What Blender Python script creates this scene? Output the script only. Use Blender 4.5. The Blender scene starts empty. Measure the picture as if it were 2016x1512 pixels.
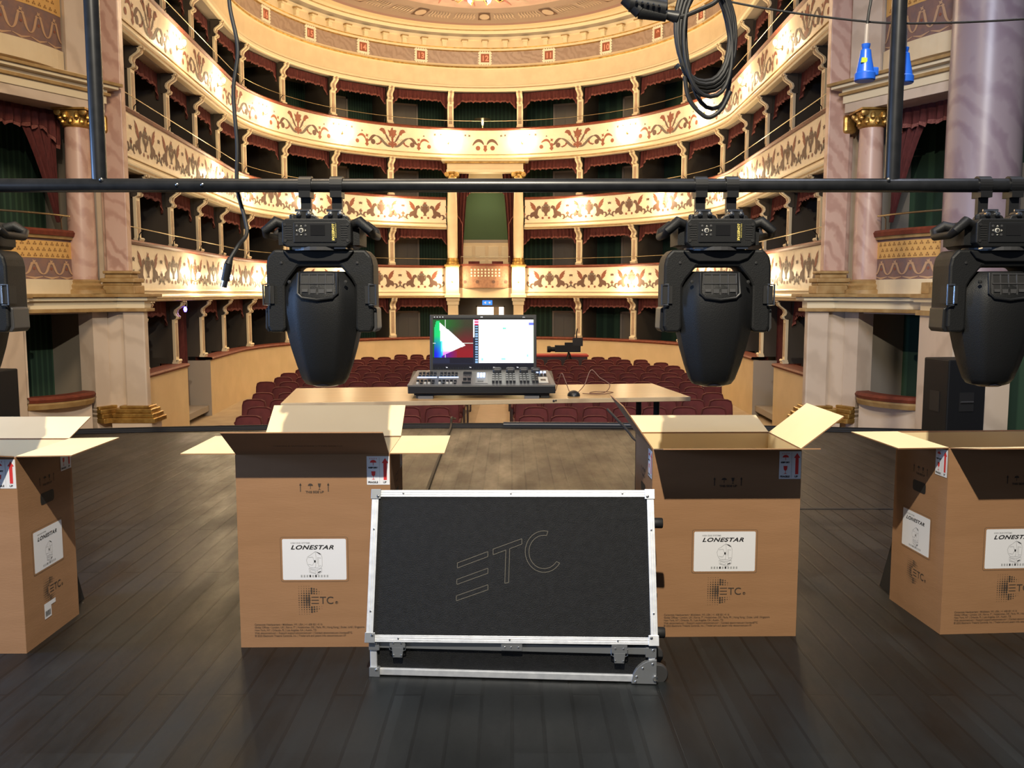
import bpy, math, random
from mathutils import Vector, Matrix
random.seed(7)
PI = math.pi
R = math.radians
sc = bpy.context.scene
col = sc.collection

# ------------------------------------------------------------------ camera, world, light
cam_d = bpy.data.cameras.new('camera')
cam_d.sensor_width = 36.0
cam_d.lens = 36.0 * 1740.0 / 2016.0
cam_d.clip_end = 200
cam = bpy.data.objects.new('camera', cam_d)
cam.location = (0, 0, 1.55)
cam.rotation_euler = (R(90 - 5.85), 0, 0)
col.objects.link(cam)
sc.camera = cam
sc.view_settings.view_transform = 'Standard'
sc.view_settings.look = 'None'
sc.view_settings.gamma = 1.0
sc.view_settings.use_curve_mapping = False
sc.view_settings.exposure = 0.75

world = bpy.data.worlds.new('world')
sc.world = world
world.use_nodes = True
world.node_tree.nodes['Background'].inputs[0].default_value = (0.75, 0.83, 1.0, 1)
world.node_tree.nodes['Background'].inputs[1].default_value = 0.05


def lamp(kind, name, loc, energy, color, size=0.1, target=None, **kw):
    d = bpy.data.lights.new(name, kind)
    d.energy = energy
    d.color = color
    if kind == 'AREA':
        d.size = size
    else:
        d.shadow_soft_size = size
    for k, v in kw.items():
        setattr(d, k, v)
    o = bpy.data.objects.new(name, d)
    o.location = loc
    if target is not None:
        o.rotation_euler = (Vector(target) - Vector(loc)).to_track_quat('-Z', 'Y').to_euler()
    col.objects.link(o)
    return o


# stage work light high over the front of the stage (throws the hard flap shadows)
lamp('SPOT', 'stage_work_light', (-0.2, -0.3, 5.4), 1420, (1.0, 0.90, 0.72), 0.05, (0.1, 4.4, 0.4), spot_size=R(105), spot_blend=0.6)
# cool daylight entering from the wings on the left
lamp('AREA', 'wing_daylight', (-5.5, 3.3, 1.9), 140, (0.30, 0.52, 1.0), 1.0, (0.0, 3.6, 1.4))
lamp('AREA', 'front_wing_daylight', (-5.0, 0.6, 1.8), 30, (0.50, 0.68, 1.0), 1.2, (0.0, 3.6, 0.5))
# added warm area light without a real source, brightens the left proscenium
lamp('AREA', 'proscenium_fill_light', (-1.6, 4.5, 7.0), 250, (1.0, 0.76, 0.50), 1.5, (-5.8, 12.0, 2.0))
# added cool area light, strengthens the bluish light on the right wall
lamp('AREA', 'right_wall_fill_light', (2.5, 4.0, 6.0), 165, (0.80, 0.84, 1.0), 1.5, (5.6, 11.5, 1.6))

# ------------------------------------------------------------------ mesh builder
class MB:
    def __init__(self):
        self.v = []; self.f = []; self.mi = []; self.mats = []; self.M = None

    def slot(self, m):
        if m not in self.mats:
            self.mats.append(m)
        return self.mats.index(m)

    def add(self, vs, fs, m):
        b = len(self.v)
        if self.M is not None:
            vs = [tuple(self.M @ Vector(p)) for p in vs]
        self.v += [tuple(p) for p in vs]
        k = self.slot(m)
        for f in fs:
            self.f.append(tuple(b + i for i in f)); self.mi.append(k)
        return self

    def box(self, x0, x1, y0, y1, z0, z1, m):
        vs = [(x, y, z) for x in (x0, x1) for y in (y0, y1) for z in (z0, z1)]
        fs = [(0, 1, 3, 2), (4, 6, 7, 5), (0, 4, 5, 1), (2, 3, 7, 6), (0, 2, 6, 4), (1, 5, 7, 3)]
        return self.add(vs, fs, m)

    def poly(self, pts, m):
        return self.add(pts, [tuple(range(len(pts)))], m)

    def prism(self, pts, fn, a, b, m):
        """pts 2D, fn(p, q, t) -> 3D, extruded t from a to b"""
        n = len(pts)
        vs = [fn(p[0], p[1], a) for p in pts] + [fn(p[0], p[1], b) for p in pts]
        fs = [tuple(range(n))[::-1], tuple(range(n, 2 * n))]
        fs += [(i, (i + 1) % n, n + (i + 1) % n, n + i) for i in range(n)]
        return self.add(vs, fs, m)

    def tube(self, pts, r, m, n=8, cap=True):
        pts = [Vector(p) for p in pts]
        vs = []; fs = []
        up = None
        for i, p in enumerate(pts):
            a = pts[max(0, i - 1)]; b = pts[min(len(pts) - 1, i + 1)]
            t = (b - a)
            t = t.normalized() if t.length > 1e-9 else Vector((0, 0, 1))
            if up is None:
                ref = Vector((0, 0, 1)) if abs(t.z) < 0.9 else Vector((1, 0, 0))
                up = (ref - t * ref.dot(t)).normalized()
            else:
                u2 = up - t * up.dot(t)
                up = u2.normalized() if u2.length > 1e-6 else up
            s = t.cross(up)
            rr = r[i] if isinstance(r, (list, tuple)) else r
            for k in range(n):
                a_ = 2 * PI * k / n
                vs.append(p + (up * math.cos(a_) + s * math.sin(a_)) * rr)
        for i in range(len(pts) - 1):
            for k in range(n):
                fs.append((i * n + k, i * n + (k + 1) % n, (i + 1) * n + (k + 1) % n, (i + 1) * n + k))
        if cap:
            fs.append(tuple(range(n))[::-1]); fs.append(tuple((len(pts) - 1) * n + k for k in range(n)))
        return self.add(vs, fs, m)

    def lathe(self, prof, m, c=(0, 0, 0), n=20, axis='z'):
        vs = []; fs = []
        for (r, h) in prof:
            for k in range(n):
                a = 2 * PI * k / n
                p = (r * math.cos(a), r * math.sin(a), h)
                if axis == 'x': p = (h, p[0], p[1])
                if axis == 'y': p = (p[0], h, p[1])
                vs.append((c[0] + p[0], c[1] + p[1], c[2] + p[2]))
        for i in range(len(prof) - 1):
            for k in range(n):
                fs.append((i * n + k, i * n + (k + 1) % n, (i + 1) * n + (k + 1) % n, (i + 1) * n + k))
        fs.append(tuple(range(n))[::-1]); fs.append(tuple((len(prof) - 1) * n + k for k in range(n)))
        return self.add(vs, fs, m)

    def loft(self, rings, m, cap=True):
        n = len(rings[0]); vs = [p for r_ in rings for p in r_]; fs = []
        for i in range(len(rings) - 1):
            for k in range(n):
                fs.append((i * n + k, i * n + (k + 1) % n, (i + 1) * n + (k + 1) % n, (i + 1) * n + k))
        if cap:
            fs.append(tuple(range(n))[::-1]); fs.append(tuple((len(rings) - 1) * n + k for k in range(n)))
        return self.add(vs, fs, m)

    def text(self, body, size, m, M, shear=0, align='LEFT', bold=0, squeeze=1.0, gap=1.0):
        c = bpy.data.curves.new('t', 'FONT')
        c.body = body; c.size = size; c.shear = shear; c.align_x = align; c.offset = bold; c.space_character = gap
        o = bpy.data.objects.new('t', c); col.objects.link(o)
        dg = bpy.context.evaluated_depsgraph_get(); dg.update()
        me = bpy.data.meshes.new_from_object(o.evaluated_get(dg))
        vs = [tuple(M @ Vector((v.co.x * squeeze, v.co.y, 0))) for v in me.vertices]
        fs = [tuple(p.vertices) for p in me.polygons]
        if fs: self.add(vs, fs, m)
        bpy.data.objects.remove(o); bpy.data.curves.remove(c); bpy.data.meshes.remove(me)
        return self

    def mesh(self, name, smooth=False):
        me = bpy.data.meshes.new(name)
        me.from_pydata(self.v, [], self.f)
        for m in self.mats: me.materials.append(m)
        me.polygons.foreach_set('material_index', self.mi)
        if smooth:
            me.polygons.foreach_set('use_smooth', [True] * len(self.f))
            try: me.set_sharp_from_angle(angle=R(40))
            except Exception: pass
        me.update()
        return me

    def build(self, name, parent=None, loc=None, smooth=False, bevel=0, seg=2, rot=None):
        o = bpy.data.objects.new(name, self.mesh(name, smooth))
        col.objects.link(o)
        if parent: o.parent = parent
        if loc is not None: o.location = loc
        if rot is not None: o.rotation_euler = rot
        if bevel:
            b = o.modifiers.new('bevel', 'BEVEL'); b.width = bevel; b.segments = seg; b.limit_method = 'ANGLE'
        return o


def tag(o, label=None, cat=None, group=None, kind=None):
    if label: o['label'] = label
    if cat: o['category'] = cat
    if group: o['group'] = group
    if kind: o['kind'] = kind
    return o


def thing(name, label, cat, loc=(0, 0, 0), rz=0, group=None, scale=None):
    o = bpy.data.objects.new(name, None); col.objects.link(o)
    o.empty_display_size = 0.1
    o.location = loc; o.rotation_euler = (0, 0, rz)
    if scale: o.scale = scale
    return tag(o, label, cat, group)


def struct(mb, name, **kw):
    return tag(mb.build(name, **kw), kind='structure')


KIDS = {}
def kids(o):
    if o.name not in KIDS: KIDS[o.name] = list(o.children)
    return KIDS[o.name]


def dup(o, parent=None):
    c = o.copy(); col.objects.link(c); c.parent = parent
    if c.animation_data: pass
    for ch in list(o.children): dup(ch, c)
    return c


ORD = ['first', 'second', 'third', 'fourth', 'fifth', 'sixth', 'seventh', 'eighth', 'ninth', 'tenth', 'eleventh', 'twelfth', 'thirteenth', 'fourteenth', 'fifteenth']

# ------------------------------------------------------------------ materials
def newmat(name):
    m = bpy.data.materials.new(name); m.use_nodes = True
    return m, m.node_tree, m.node_tree.nodes['Principled BSDF']


def mat(name, c, rough=0.6, metal=0.0, c2=None, scale=8.0, bump=0.0, bscale=60.0, detail=4, spec=None, emit=None, coat=0, stretch=None, lo=.35, hi=.65):
    m, nt, b = newmat(name)
    b.inputs['Base Color'].default_value = (*c, 1)
    b.inputs['Roughness'].default_value = rough
    b.inputs['Metallic'].default_value = metal
    if spec is not None: b.inputs['Specular IOR Level'].default_value = spec
    if coat: b.inputs['Coat Weight'].default_value = coat
    if emit:
        b.inputs['Emission Color'].default_value = (*c, 1); b.inputs['Emission Strength'].default_value = emit
    tc = nt.nodes.new('ShaderNodeTexCoord')
    vec = tc.outputs['Object']
    if stretch:
        mp = nt.nodes.new('ShaderNodeMapping'); mp.inputs['Scale'].default_value = stretch
        nt.links.new(vec, mp.inputs[0]); vec = mp.outputs[0]
    if c2:
        n = nt.nodes.new('ShaderNodeTexNoise'); n.inputs['Scale'].default_value = scale; n.inputs['Detail'].default_value = detail
        r = nt.nodes.new('ShaderNodeValToRGB')
        r.color_ramp.elements[0].position = lo; r.color_ramp.elements[1].position = hi
        r.color_ramp.elements[0].color = (*c, 1); r.color_ramp.elements[1].color = (*c2, 1)
        nt.links.new(vec, n.inputs['Vector']); nt.links.new(n.outputs['Fac'], r.inputs[0]); nt.links.new(r.outputs[0], b.inputs['Base Color'])
    if bump:
        n2 = nt.nodes.new('ShaderNodeTexNoise'); n2.inputs['Scale'].default_value = bscale; n2.inputs['Detail'].default_value = 3
        bp = nt.nodes.new('ShaderNodeBump'); bp.inputs['Strength'].default_value = bump; bp.inputs['Distance'].default_value = 0.01
        nt.links.new(vec, n2.inputs['Vector']); nt.links.new(n2.outputs['Fac'], bp.inputs['Height']); nt.links.new(bp.outputs[0], b.inputs['Normal'])
    return m


def marble(name, base, vein, dark, scale=1.6, rough=0.35):
    m, nt, b = newmat(name)
    b.inputs['Roughness'].default_value = rough
    tc = nt.nodes.new('ShaderNodeTexCoord'); mp = nt.nodes.new('ShaderNodeMapping')
    mp.inputs['Rotation'].default_value = (0.5, 0.9, 0.3); mp.inputs['Scale'].default_value = (1.0, 1.0, .8)
    w = nt.nodes.new('ShaderNodeTexWave'); w.inputs['Scale'].default_value = scale; w.inputs['Distortion'].default_value = 14; w.inputs['Detail'].default_value = 4; w.inputs['Detail Scale'].default_value = 1.2
    r = nt.nodes.new('ShaderNodeValToRGB')
    e = r.color_ramp.elements; e[0].position = .05; e[0].color = (*dark, 1); e[1].position = .9; e[1].color = (*base, 1)
    k = e.new(.4); k.color = (*vein, 1)
    k = e.new(.62); k.color = (*base, 1)
    n = nt.nodes.new('ShaderNodeTexNoise'); n.inputs['Scale'].default_value = 2.2; n.inputs['Detail'].default_value = 5
    mx = nt.nodes.new('ShaderNodeMix'); mx.data_type = 'RGBA'; mx.inputs[0].default_value = .5
    mx.inputs[7].default_value = (*vein, 1)
    nt.links.new(tc.outputs['Object'], mp.inputs[0]); nt.links.new(mp.outputs[0], w.inputs['Vector']); nt.links.new(w.outputs['Fac'], r.inputs[0])
    nt.links.new(mp.outputs[0], n.inputs['Vector']); nt.links.new(n.outputs['Fac'], mx.inputs[0]); nt.links.new(r.outputs[0], mx.inputs[6])
    nt.links.new(mx.outputs[2], b.inputs['Base Color'])
    return m


CREAM = mat('cream_plaster', (.80, .66, .43), .55, c2=(.74, .60, .38), scale=3)
CREAM2 = mat('cream_moulding', (.80, .69, .47), .5)
PANEL = mat('painted_panel_ground', (.84, .74, .56), .5, c2=(.80, .69, .50), scale=5)
WALLY = mat('yellow_plaster', (.72, .56, .33), .6, c2=(.66, .51, .29), scale=2)
SOFFIT = mat('soffit_grey', (.36, .31, .25), .8)
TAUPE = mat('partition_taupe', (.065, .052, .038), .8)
DOORG = mat('box_door_paint', (.24, .21, .17), .7)
RAILW = mat('handrail_velvet', (.20, .042, .018), .6, c2=(.14, .026, .012), scale=12)
VELV = mat('red_velvet', (.115, .020, .017), .85, c2=(.075, .012, .010), scale=14, stretch=(3, 3, .5))
FRINGE = mat('velvet_fringe', (.26, .085, .065), .8, c2=(.16, .045, .035), scale=60)
SEATV = mat('seat_velvet', (.13, .020, .018), .8, c2=(.085, .011, .011), scale=6)
SEATF = mat('seat_frame_dark', (.035, .014, .012), .5)
GOLD = mat('gilding', (.62, .40, .12), .35, metal=.75, c2=(.36, .2, .05), scale=9, bump=.3, bscale=40)
OCHRE = mat('ochre_moulding', (.44, .29, .12), .5, c2=(.34, .2, .07), scale=8)
BRASS = mat('brass', (.42, .34, .2), .35, metal=.9)
BROWN = mat('ornament_brown', (.15, .08, .055), .7)
TERRA = mat('ornament_terracotta', (.27, .09, .05), .7)
GREYO = mat('ornament_grey', (.17, .13, .10), .7)
PINK = marble('pink_marble', (.66, .46, .36), (.57, .36, .28), (.42, .24, .18))
MAUVE = marble('mauve_marble', (.36, .29, .30), (.30, .23, .25), (.23, .16, .19), scale=1.1)
PALE = marble('pale_marble', (.68, .56, .44), (.64, .52, .40), (.52, .41, .31), scale=.8, rough=.5)
BANDM = marble('fascia_marble', (.46, .35, .28), (.38, .28, .22), (.31, .22, .17), scale=2.2)


def stripes(name, c1, c2, freq, axis_angle=True):
    m, nt, b = newmat(name); b.inputs['Roughness'].default_value = .8
    tc = nt.nodes.new('ShaderNodeTexCoord'); sp = nt.nodes.new('ShaderNodeSeparateXYZ')
    nt.links.new(tc.outputs['Object'], sp.inputs[0])
    a = nt.nodes.new('ShaderNodeMath'); a.operation = 'ADD'
    nt.links.new(sp.outputs[0], a.inputs[0]); nt.links.new(sp.outputs[1], a.inputs[1])
    mu = nt.nodes.new('ShaderNodeMath'); mu.operation = 'MULTIPLY'; mu.inputs[1].default_value = freq
    nt.links.new(a.outputs[0], mu.inputs[0])
    si = nt.nodes.new('ShaderNodeMath'); si.operation = 'SINE'; nt.links.new(mu.outputs[0], si.inputs[0])
    r = nt.nodes.new('ShaderNodeValToRGB'); r.color_ramp.elements[0].color = (*c1, 1); r.color_ramp.elements[1].color = (*c2, 1)
    r.color_ramp.elements[0].position = .2; r.color_ramp.elements[1].position = .7
    nt.links.new(si.outputs[0], r.inputs[0]); nt.links.new(r.outputs[0], b.inputs['Base Color'])
    return m


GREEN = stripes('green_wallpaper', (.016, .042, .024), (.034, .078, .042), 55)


def floor_mat():
    m, nt, b = newmat('black_painted_boards')
    L = nt.links.new
    tc = nt.nodes.new('ShaderNodeTexCoord')
    mp = nt.nodes.new('ShaderNodeMapping'); mp.inputs['Rotation'].default_value = (0, 0, R(90))
    L(tc.outputs['Object'], mp.inputs[0])
    br = nt.nodes.new('ShaderNodeTexBrick')
    br.inputs['Scale'].default_value = 1.0; br.inputs['Brick Width'].default_value = 2.4; br.inputs['Row Height'].default_value = .115
    br.inputs['Mortar Size'].default_value = .0075; br.inputs['Mortar Smooth'].default_value = .3
    br.inputs['Color1'].default_value = (.12, .12, .12, 1); br.inputs['Color2'].default_value = (.9, .9, .9, 1); br.inputs['Mortar'].default_value = (0, 0, 0, 1)
    br.offset = .37
    L(mp.outputs[0], br.inputs['Vector'])
    # wide sheets of differing wear
    br2 = nt.nodes.new('ShaderNodeTexBrick')
    br2.inputs['Scale'].default_value = 1.0; br2.inputs['Brick Width'].default_value = 1.9; br2.inputs['Row Height'].default_value = .42
    br2.inputs['Mortar Size'].default_value = 0; br2.inputs['Color1'].default_value = (.1, .1, .1, 1); br2.inputs['Color2'].default_value = (1, 1, 1, 1)
    L(mp.outputs[0], br2.inputs['Vector'])
    n = nt.nodes.new('ShaderNodeTexNoise'); n.inputs['Scale'].default_value = 1.6; n.inputs['Detail'].default_value = 6; n.inputs['Roughness'].default_value = .65
    mp2 = nt.nodes.new('ShaderNodeMapping'); mp2.inputs['Scale'].default_value = (2.2, .7, 1); L(tc.outputs['Object'], mp2.inputs[0]); L(mp2.outputs[0], n.inputs['Vector'])
    # colour: charcoal in front, brown towards the stage edge
    sp = nt.nodes.new('ShaderNodeSeparateXYZ'); L(tc.outputs['Object'], sp.inputs[0])
    mr = nt.nodes.new('ShaderNodeMapRange'); mr.inputs[1].default_value = 3.4; mr.inputs[2].default_value = 6.6
    L(sp.outputs[1], mr.inputs[0])
    base = nt.nodes.new('ShaderNodeMix'); base.data_type = 'RGBA'
    base.inputs[6].default_value = (.0080, .0094, .0102, 1); base.inputs[7].default_value = (.0185, .0145, .011, 1)
    L(mr.outputs[0], base.inputs[0])
    wear = nt.nodes.new('ShaderNodeMix'); wear.data_type = 'RGBA'; wear.blend_type = 'MULTIPLY'; wear.inputs[0].default_value = 1
    r1 = nt.nodes.new('ShaderNodeMapRange'); r1.inputs[1].default_value = .3; r1.inputs[2].default_value = .75; r1.inputs[3].default_value = .55; r1.inputs[4].default_value = 1.7
    L(n.outputs['Fac'], r1.inputs[0]); L(base.outputs[2], wear.inputs[6]); L(r1.outputs[0], wear.inputs[7])
    w2 = nt.nodes.new('ShaderNodeMix'); w2.data_type = 'RGBA'; w2.blend_type = 'MULTIPLY'; w2.inputs[0].default_value = 1
    r2 = nt.nodes.new('ShaderNodeMapRange'); r2.inputs[3].default_value = .25; r2.inputs[4].default_value = 1.35
    mixb = nt.nodes.new('ShaderNodeMix'); mixb.data_type = 'RGBA'; mixb.inputs[0].default_value = .6
    L(br.outputs[0], mixb.inputs[6]); L(br2.outputs[0], mixb.inputs[7])
    mm = nt.nodes.new('ShaderNodeMath'); mm.operation = 'SUBTRACT'; mm.inputs[0].default_value = 1; L(br.outputs['Fac'], mm.inputs[1])
    r2b = nt.nodes.new('ShaderNodeMapRange'); r2b.inputs[3].default_value = .55; r2b.inputs[4].default_value = 1.5
    bw = nt.nodes.new('ShaderNodeRGBToBW'); L(mixb.outputs[2], bw.inputs[0]); L(bw.outputs[0], r2b.inputs[0])
    mu = nt.nodes.new('ShaderNodeMath'); mu.operation = 'MULTIPLY'; L(r2b.outputs[0], mu.inputs[0])
    r3 = nt.nodes.new('ShaderNodeMapRange'); r3.inputs[3].default_value = .35; r3.inputs[4].default_value = 1; L(mm.outputs[0], r3.inputs[0]); sm_ = nt.nodes.new('ShaderNodeMapRange'); sm_.inputs[1].default_value = 3.5; sm_.inputs[2].default_value = 5.5; sm_.inputs[3].default_value = .72; sm_.inputs[4].default_value = .12; L(sp.outputs[1], sm_.inputs[0]); L(sm_.outputs[0], r3.inputs[3]); L(r3.outputs[0], mu.inputs[1])
    L(wear.outputs[2], w2.inputs[6]); L(mu.outputs[0], w2.inputs[7])
    # pale scuffs and paint specks
    v = nt.nodes.new('ShaderNodeTexVoronoi'); v.inputs['Scale'].default_value = 3.3; L(tc.outputs['Object'], v.inputs['Vector'])
    lt = nt.nodes.new('ShaderNodeMath'); lt.operation = 'LESS_THAN'; lt.inputs[1].default_value = .022; L(v.outputs['Distance'], lt.inputs[0])
    w3 = nt.nodes.new('ShaderNodeMix'); w3.data_type = 'RGBA'; w3.inputs[7].default_value = (.45, .43, .4, 1)
    sc_ = nt.nodes.new('ShaderNodeMath'); sc_.operation = 'MULTIPLY'; L(lt.outputs[0], sc_.inputs[0])
    v2 = nt.nodes.new('ShaderNodeSeparateColor'); L(v.outputs['Color'], v2.inputs[0])
    g = nt.nodes.new('ShaderNodeMath'); g.operation = 'GREATER_THAN'; g.inputs[1].default_value = .72; L(v2.outputs[0], g.inputs[0]); L(g.outputs[0], sc_.inputs[1])
    L(sc_.outputs[0], w3.inputs[0]); L(w2.outputs[2], w3.inputs[6])
    L(w3.outputs[2], b.inputs['Base Color']); b.inputs['Specular IOR Level'].default_value = .30
    rr = nt.nodes.new('ShaderNodeMapRange'); rr.inputs[1].default_value = .3; rr.inputs[2].default_value = .7; rr.inputs[3].default_value = .30; rr.inputs[4].default_value = .58
    L(n.outputs['Fac'], rr.inputs[0]); L(rr.outputs[0], b.inputs['Roughness'])
    bp = nt.nodes.new('ShaderNodeBump'); bp.inputs['Strength'].default_value = .3; bp.inputs['Distance'].default_value = .004
    ad = nt.nodes.new('ShaderNodeMath'); ad.operation = 'ADD'
    n3 = nt.nodes.new('ShaderNodeTexNoise'); n3.inputs['Scale'].default_value = 9; n3.inputs['Detail'].default_value = 5; L(mp2.outputs[0], n3.inputs['Vector'])
    L(n3.outputs['Fac'], ad.inputs[0]); L(mu.outputs[0], ad.inputs[1]); L(ad.outputs[0], bp.inputs['Height']); L(bp.outputs[0], b.inputs['Normal'])
    return m


STAGE = floor_mat()
STALL = mat('stalls_carpet', (.42, .32, .2), .7, c2=(.36, .27, .17), scale=3)
BLACKM = mat('black_steel', (.010, .011, .013), .33, metal=.1, c2=(.016, .017, .02), scale=20)
BLACKP = mat('black_plastic', (.0065, .007, .008), .55, spec=.35, bump=.15, bscale=260)
BLACKP2 = mat('black_plastic_satin', (.010, .0105, .012), .42, spec=.4)
GREYP = mat('dark_grey_plastic', (.042, .042, .045), .45)
CHROME = mat('chrome', (.75, .76, .78), .18, metal=1)
RUBBER = mat('black_rubber', (.01, .01, .011), .6)
YEL = mat('yellow_print', (.62, .52, .14), .6)
WHITEI = mat('pale_print', (.42, .41, .37), .6)
CARD = mat('corrugated_card', (.31, .165, .080), .85, c2=(.285, .150, .071), scale=3, bump=.06, bscale=30, stretch=(1, 1, 6))
CARDIN = mat('card_inner_side', (.84, .68, .40), .85, c2=(.80, .64, .37), scale=3)
INK = mat('carton_ink', (.05, .035, .025), .8)
INK2 = mat('carton_ink_thin', (.12, .07, .04), .8)
PAPER = mat('white_label_paper', (.74, .75, .80), .5)
LINE = mat('label_line_grey', (.35, .36, .38), .6)
BLKINK = mat('label_black', (.015, .015, .018), .6)
REDINK = mat('label_red', (.62, .03, .03), .6)
ALU = mat('aluminium_extrusion', (.80, .83, .88), .42, metal=.55, c2=(.66, .69, .75), scale=30, stretch=(1, 1, 1))
STEELC = mat('zinc_corner', (.34, .36, .39), .4, metal=.7)
CASEB = mat('case_vinyl', (.0075, .008, .0092), .62, c2=(.004, .0043, .005), scale=40, bump=.5, bscale=300, spec=.28)
SCRATCH = mat('routed_outline', (.11, .10, .08), .8)
TABLEW = mat('varnished_ply', (.36, .225, .10), .28, c2=(.29, .18, .08), scale=2.5, stretch=(1, 8, 1))
TABLEE = mat('plank_edge', (.40, .30, .18), .6, c2=(.2, .13, .08), scale=4, lo=.5, hi=.8)
CONS = mat('console_panel', (.045, .048, .052), .38)
CONSG = mat('console_grey', (.10, .10, .10), .4)
KEYM = mat('console_key', (.018, .019, .022), .4)
LEDB = mat('led_blue', (.4, .6, 1.0), .4, emit=1.0)
LEDG = mat('led_green', (.3, .9, .45), .4, emit=1.2)
BLUEP = mat('blue_cee_plug', (.015, .11, .62), .35)
BULB = mat('lamp_bulb', (1.0, .86, .62), .4, emit=60)
SIGNB = mat('blue_sign', (.02, .16, .9), .4, emit=.8)
LITDOOR = mat('lit_room_panel', (1.0, .82, .55), .6, emit=2.0)
GOLDW = mat('gold_wallpaper', (.72, .42, .13), .6)
TREF = mat('trefoil_brown', (.34, .17, .05), .7)
ARAB = mat('arabesque_ground', (.27, .15, .11), .7, c2=(.2, .13, .12), scale=9)
ARAB2 = mat('arabesque_pale', (.52, .32, .18), .7)
CEILP = mat('painted_ceiling', (.60, .40, .34), .7, c2=(.66, .50, .42), scale=2.5)
CEILR = mat('ceiling_red', (.55, .22, .18), .7)
FRIEZ = mat('ceiling_frieze', (.38, .29, .24), .7)
FRIEZ2 = mat('frieze_pale', (.6, .48, .38), .7)
PLAQ = mat('plaque_red', (.33, .09, .04), .6)
PLAQF = mat('plaque_frame', (.92, .86, .68), .5)
DIGIT = mat('plaque_digit', (.82, .36, .25), .6)
BLACKS = mat('speaker_black', (.006, .0065, .008), .6, spec=.3)

# ------------------------------------------------------------------ stage
def edge_y(x):           # gently bowed stage front
    return 10.2 - 0.021 * (x + .2) ** 2

mb = MB()
N = 40
xs = [-9 + 18 * i / N for i in range(N + 1)]
vs = []
for x in xs:
    e = edge_y(x)
    vs += [(x, -5, 0), (x, e, 0), (x, e, -1.0), (x, -5, -1.0)]
fs = []
for i in range(N):
    for k in range(3):
        fs.append((4 * i + k, 4 * (i + 1) + k, 4 * (i + 1) + k + 1, 4 * i + k + 1))
mb.add(vs, fs, STAGE)
struct(mb, 'floor')
# gap lines between the stage traps (real recess strips)
mb = MB()
mb.box(1.2, 8.5, 6.25, 6.275, 0.0005, 0.004, RUBBER)
struct(mb, 'trim_1')
mb = MB()
mb.tube([(x, edge_y(x) + .02, .012) for x in xs], .035, BLACKS, 10)
mb.tube([(x, edge_y(x) - .05, .005) for x in xs], .016, BLACKS, 8)
struct(mb, 'trim_2', smooth=True)
mb = MB()
mb.tube([(x, edge_y(x) - .02, .03) for x in (-.1, .2, .9, 1.6, 2.2, 2.6)], .035, mat('blue_grey_cover', (.012, .016, .026), .35), 10)
tag(mb.build('cable_cover', smooth=True), 'dark blue-grey rounded cable cover lying along the centre of the stage edge', 'cable cover')

mb = MB()
mb.box(-8, 7, 9.0, 29, -1.1, -1.0, STALL)
struct(mb, 'floor_stalls')

# ------------------------------------------------------------------ the horseshoe
def ax(Y): return -.5 - .02 * (Y - 12)
EA, EB, EC = 5.8, 6.2, 21.0
TAB = []
def _curve():
    s = 0; u0, y0 = 0, EC + EB
    TAB.append((0, 0, EC + EB, 0, 1))
    n = 400
    for i in range(1, n + 1):
        a = PI / 2 * i / n
        u, y = EA * math.sin(a), EC + EB * math.cos(a)
        s += math.hypot(u - u0, y - y0); u0, y0 = u, y
        nx, ny = math.sin(a) / EA, math.cos(a) / EB; l = math.hypot(nx, ny)
        TAB.append((s, u, y, nx / l, ny / l))
    k = .45 / 8.6
    for i in range(1, 200):
        d = 10.0 * i / 200
        y = EC - d; u = EA - k * d - 0.0
        TAB.append((s + d, u, y, .999, -.05))
_curve()
import bisect
SS = [t[0] for t in TAB]
def P(s, d=0.0, z=0.0):
    sg = 1 if s >= 0 else -1
    a = abs(s)
    i = min(max(bisect.bisect_left(SS, a), 1), len(TAB) - 1)
    t0, t1 = TAB[i - 1], TAB[i]
    f = (a - t0[0]) / (t1[0] - t0[0]) if t1[0] > t0[0] else 0
    u, y, nx, ny = [t0[j] + f * (t1[j] - t0[j]) for j in (1, 2, 3, 4)]
    u += nx * d; y += ny * d
    return (ax(y) + sg * u, y, z)
def ang(s):            # rotation so that local +Y points outward (away from the hall)
    a = P(s, 0); b = P(s, 1)
    return math.atan2(b[1] - a[1], b[0] - a[0]) - PI / 2
def srange(s0, s1, ds=.3):
    n = max(2, int(abs(s1 - s0) / ds) + 1)
    return [s0 + (s1 - s0) * i / n for i in range(n + 1)]
def sweep(mb, prof, s0, s1, m, ds=.3, closed=False, mats=None):
    ss = srange(s0, s1, ds); n = len(prof)
    vs = [P(s, d, z) for s in ss for (d, z) in prof]
    rng = range(n if closed else n - 1)
    for k in rng:
        fs = [(i * n + k, i * n + (k + 1) % n, (i + 1) * n + (k + 1) % n, (i + 1) * n + k) for i in range(len(ss) - 1)]
        mb.add(vs, fs, mats[k] if mats else m)
    return mb

SMAX = 17.6
RAIL = [.234, 2.39, 4.43, 6.49]
BOT = [None, 1.42, 3.49, 5.54, 7.56]
TN = ['ground tier', 'first gallery', 'second gallery', 'top gallery']
PS = [1.02 + 1.82 * k for k in range(10)]

F_, PT = 1740., R(5.85)
def px(p):
    z = p[2] - 1.55; d = p[1] * math.cos(PT) - z * math.sin(PT); u = p[1] * math.sin(PT) + z * math.cos(PT)
    return (1008 + F_ * p[0] / d, 756 - F_ * u / d)
def seen(p, m=60):
    x, y = px(p)
    return -m < x < 2016 + m and -m < y < 1512 + m

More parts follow.
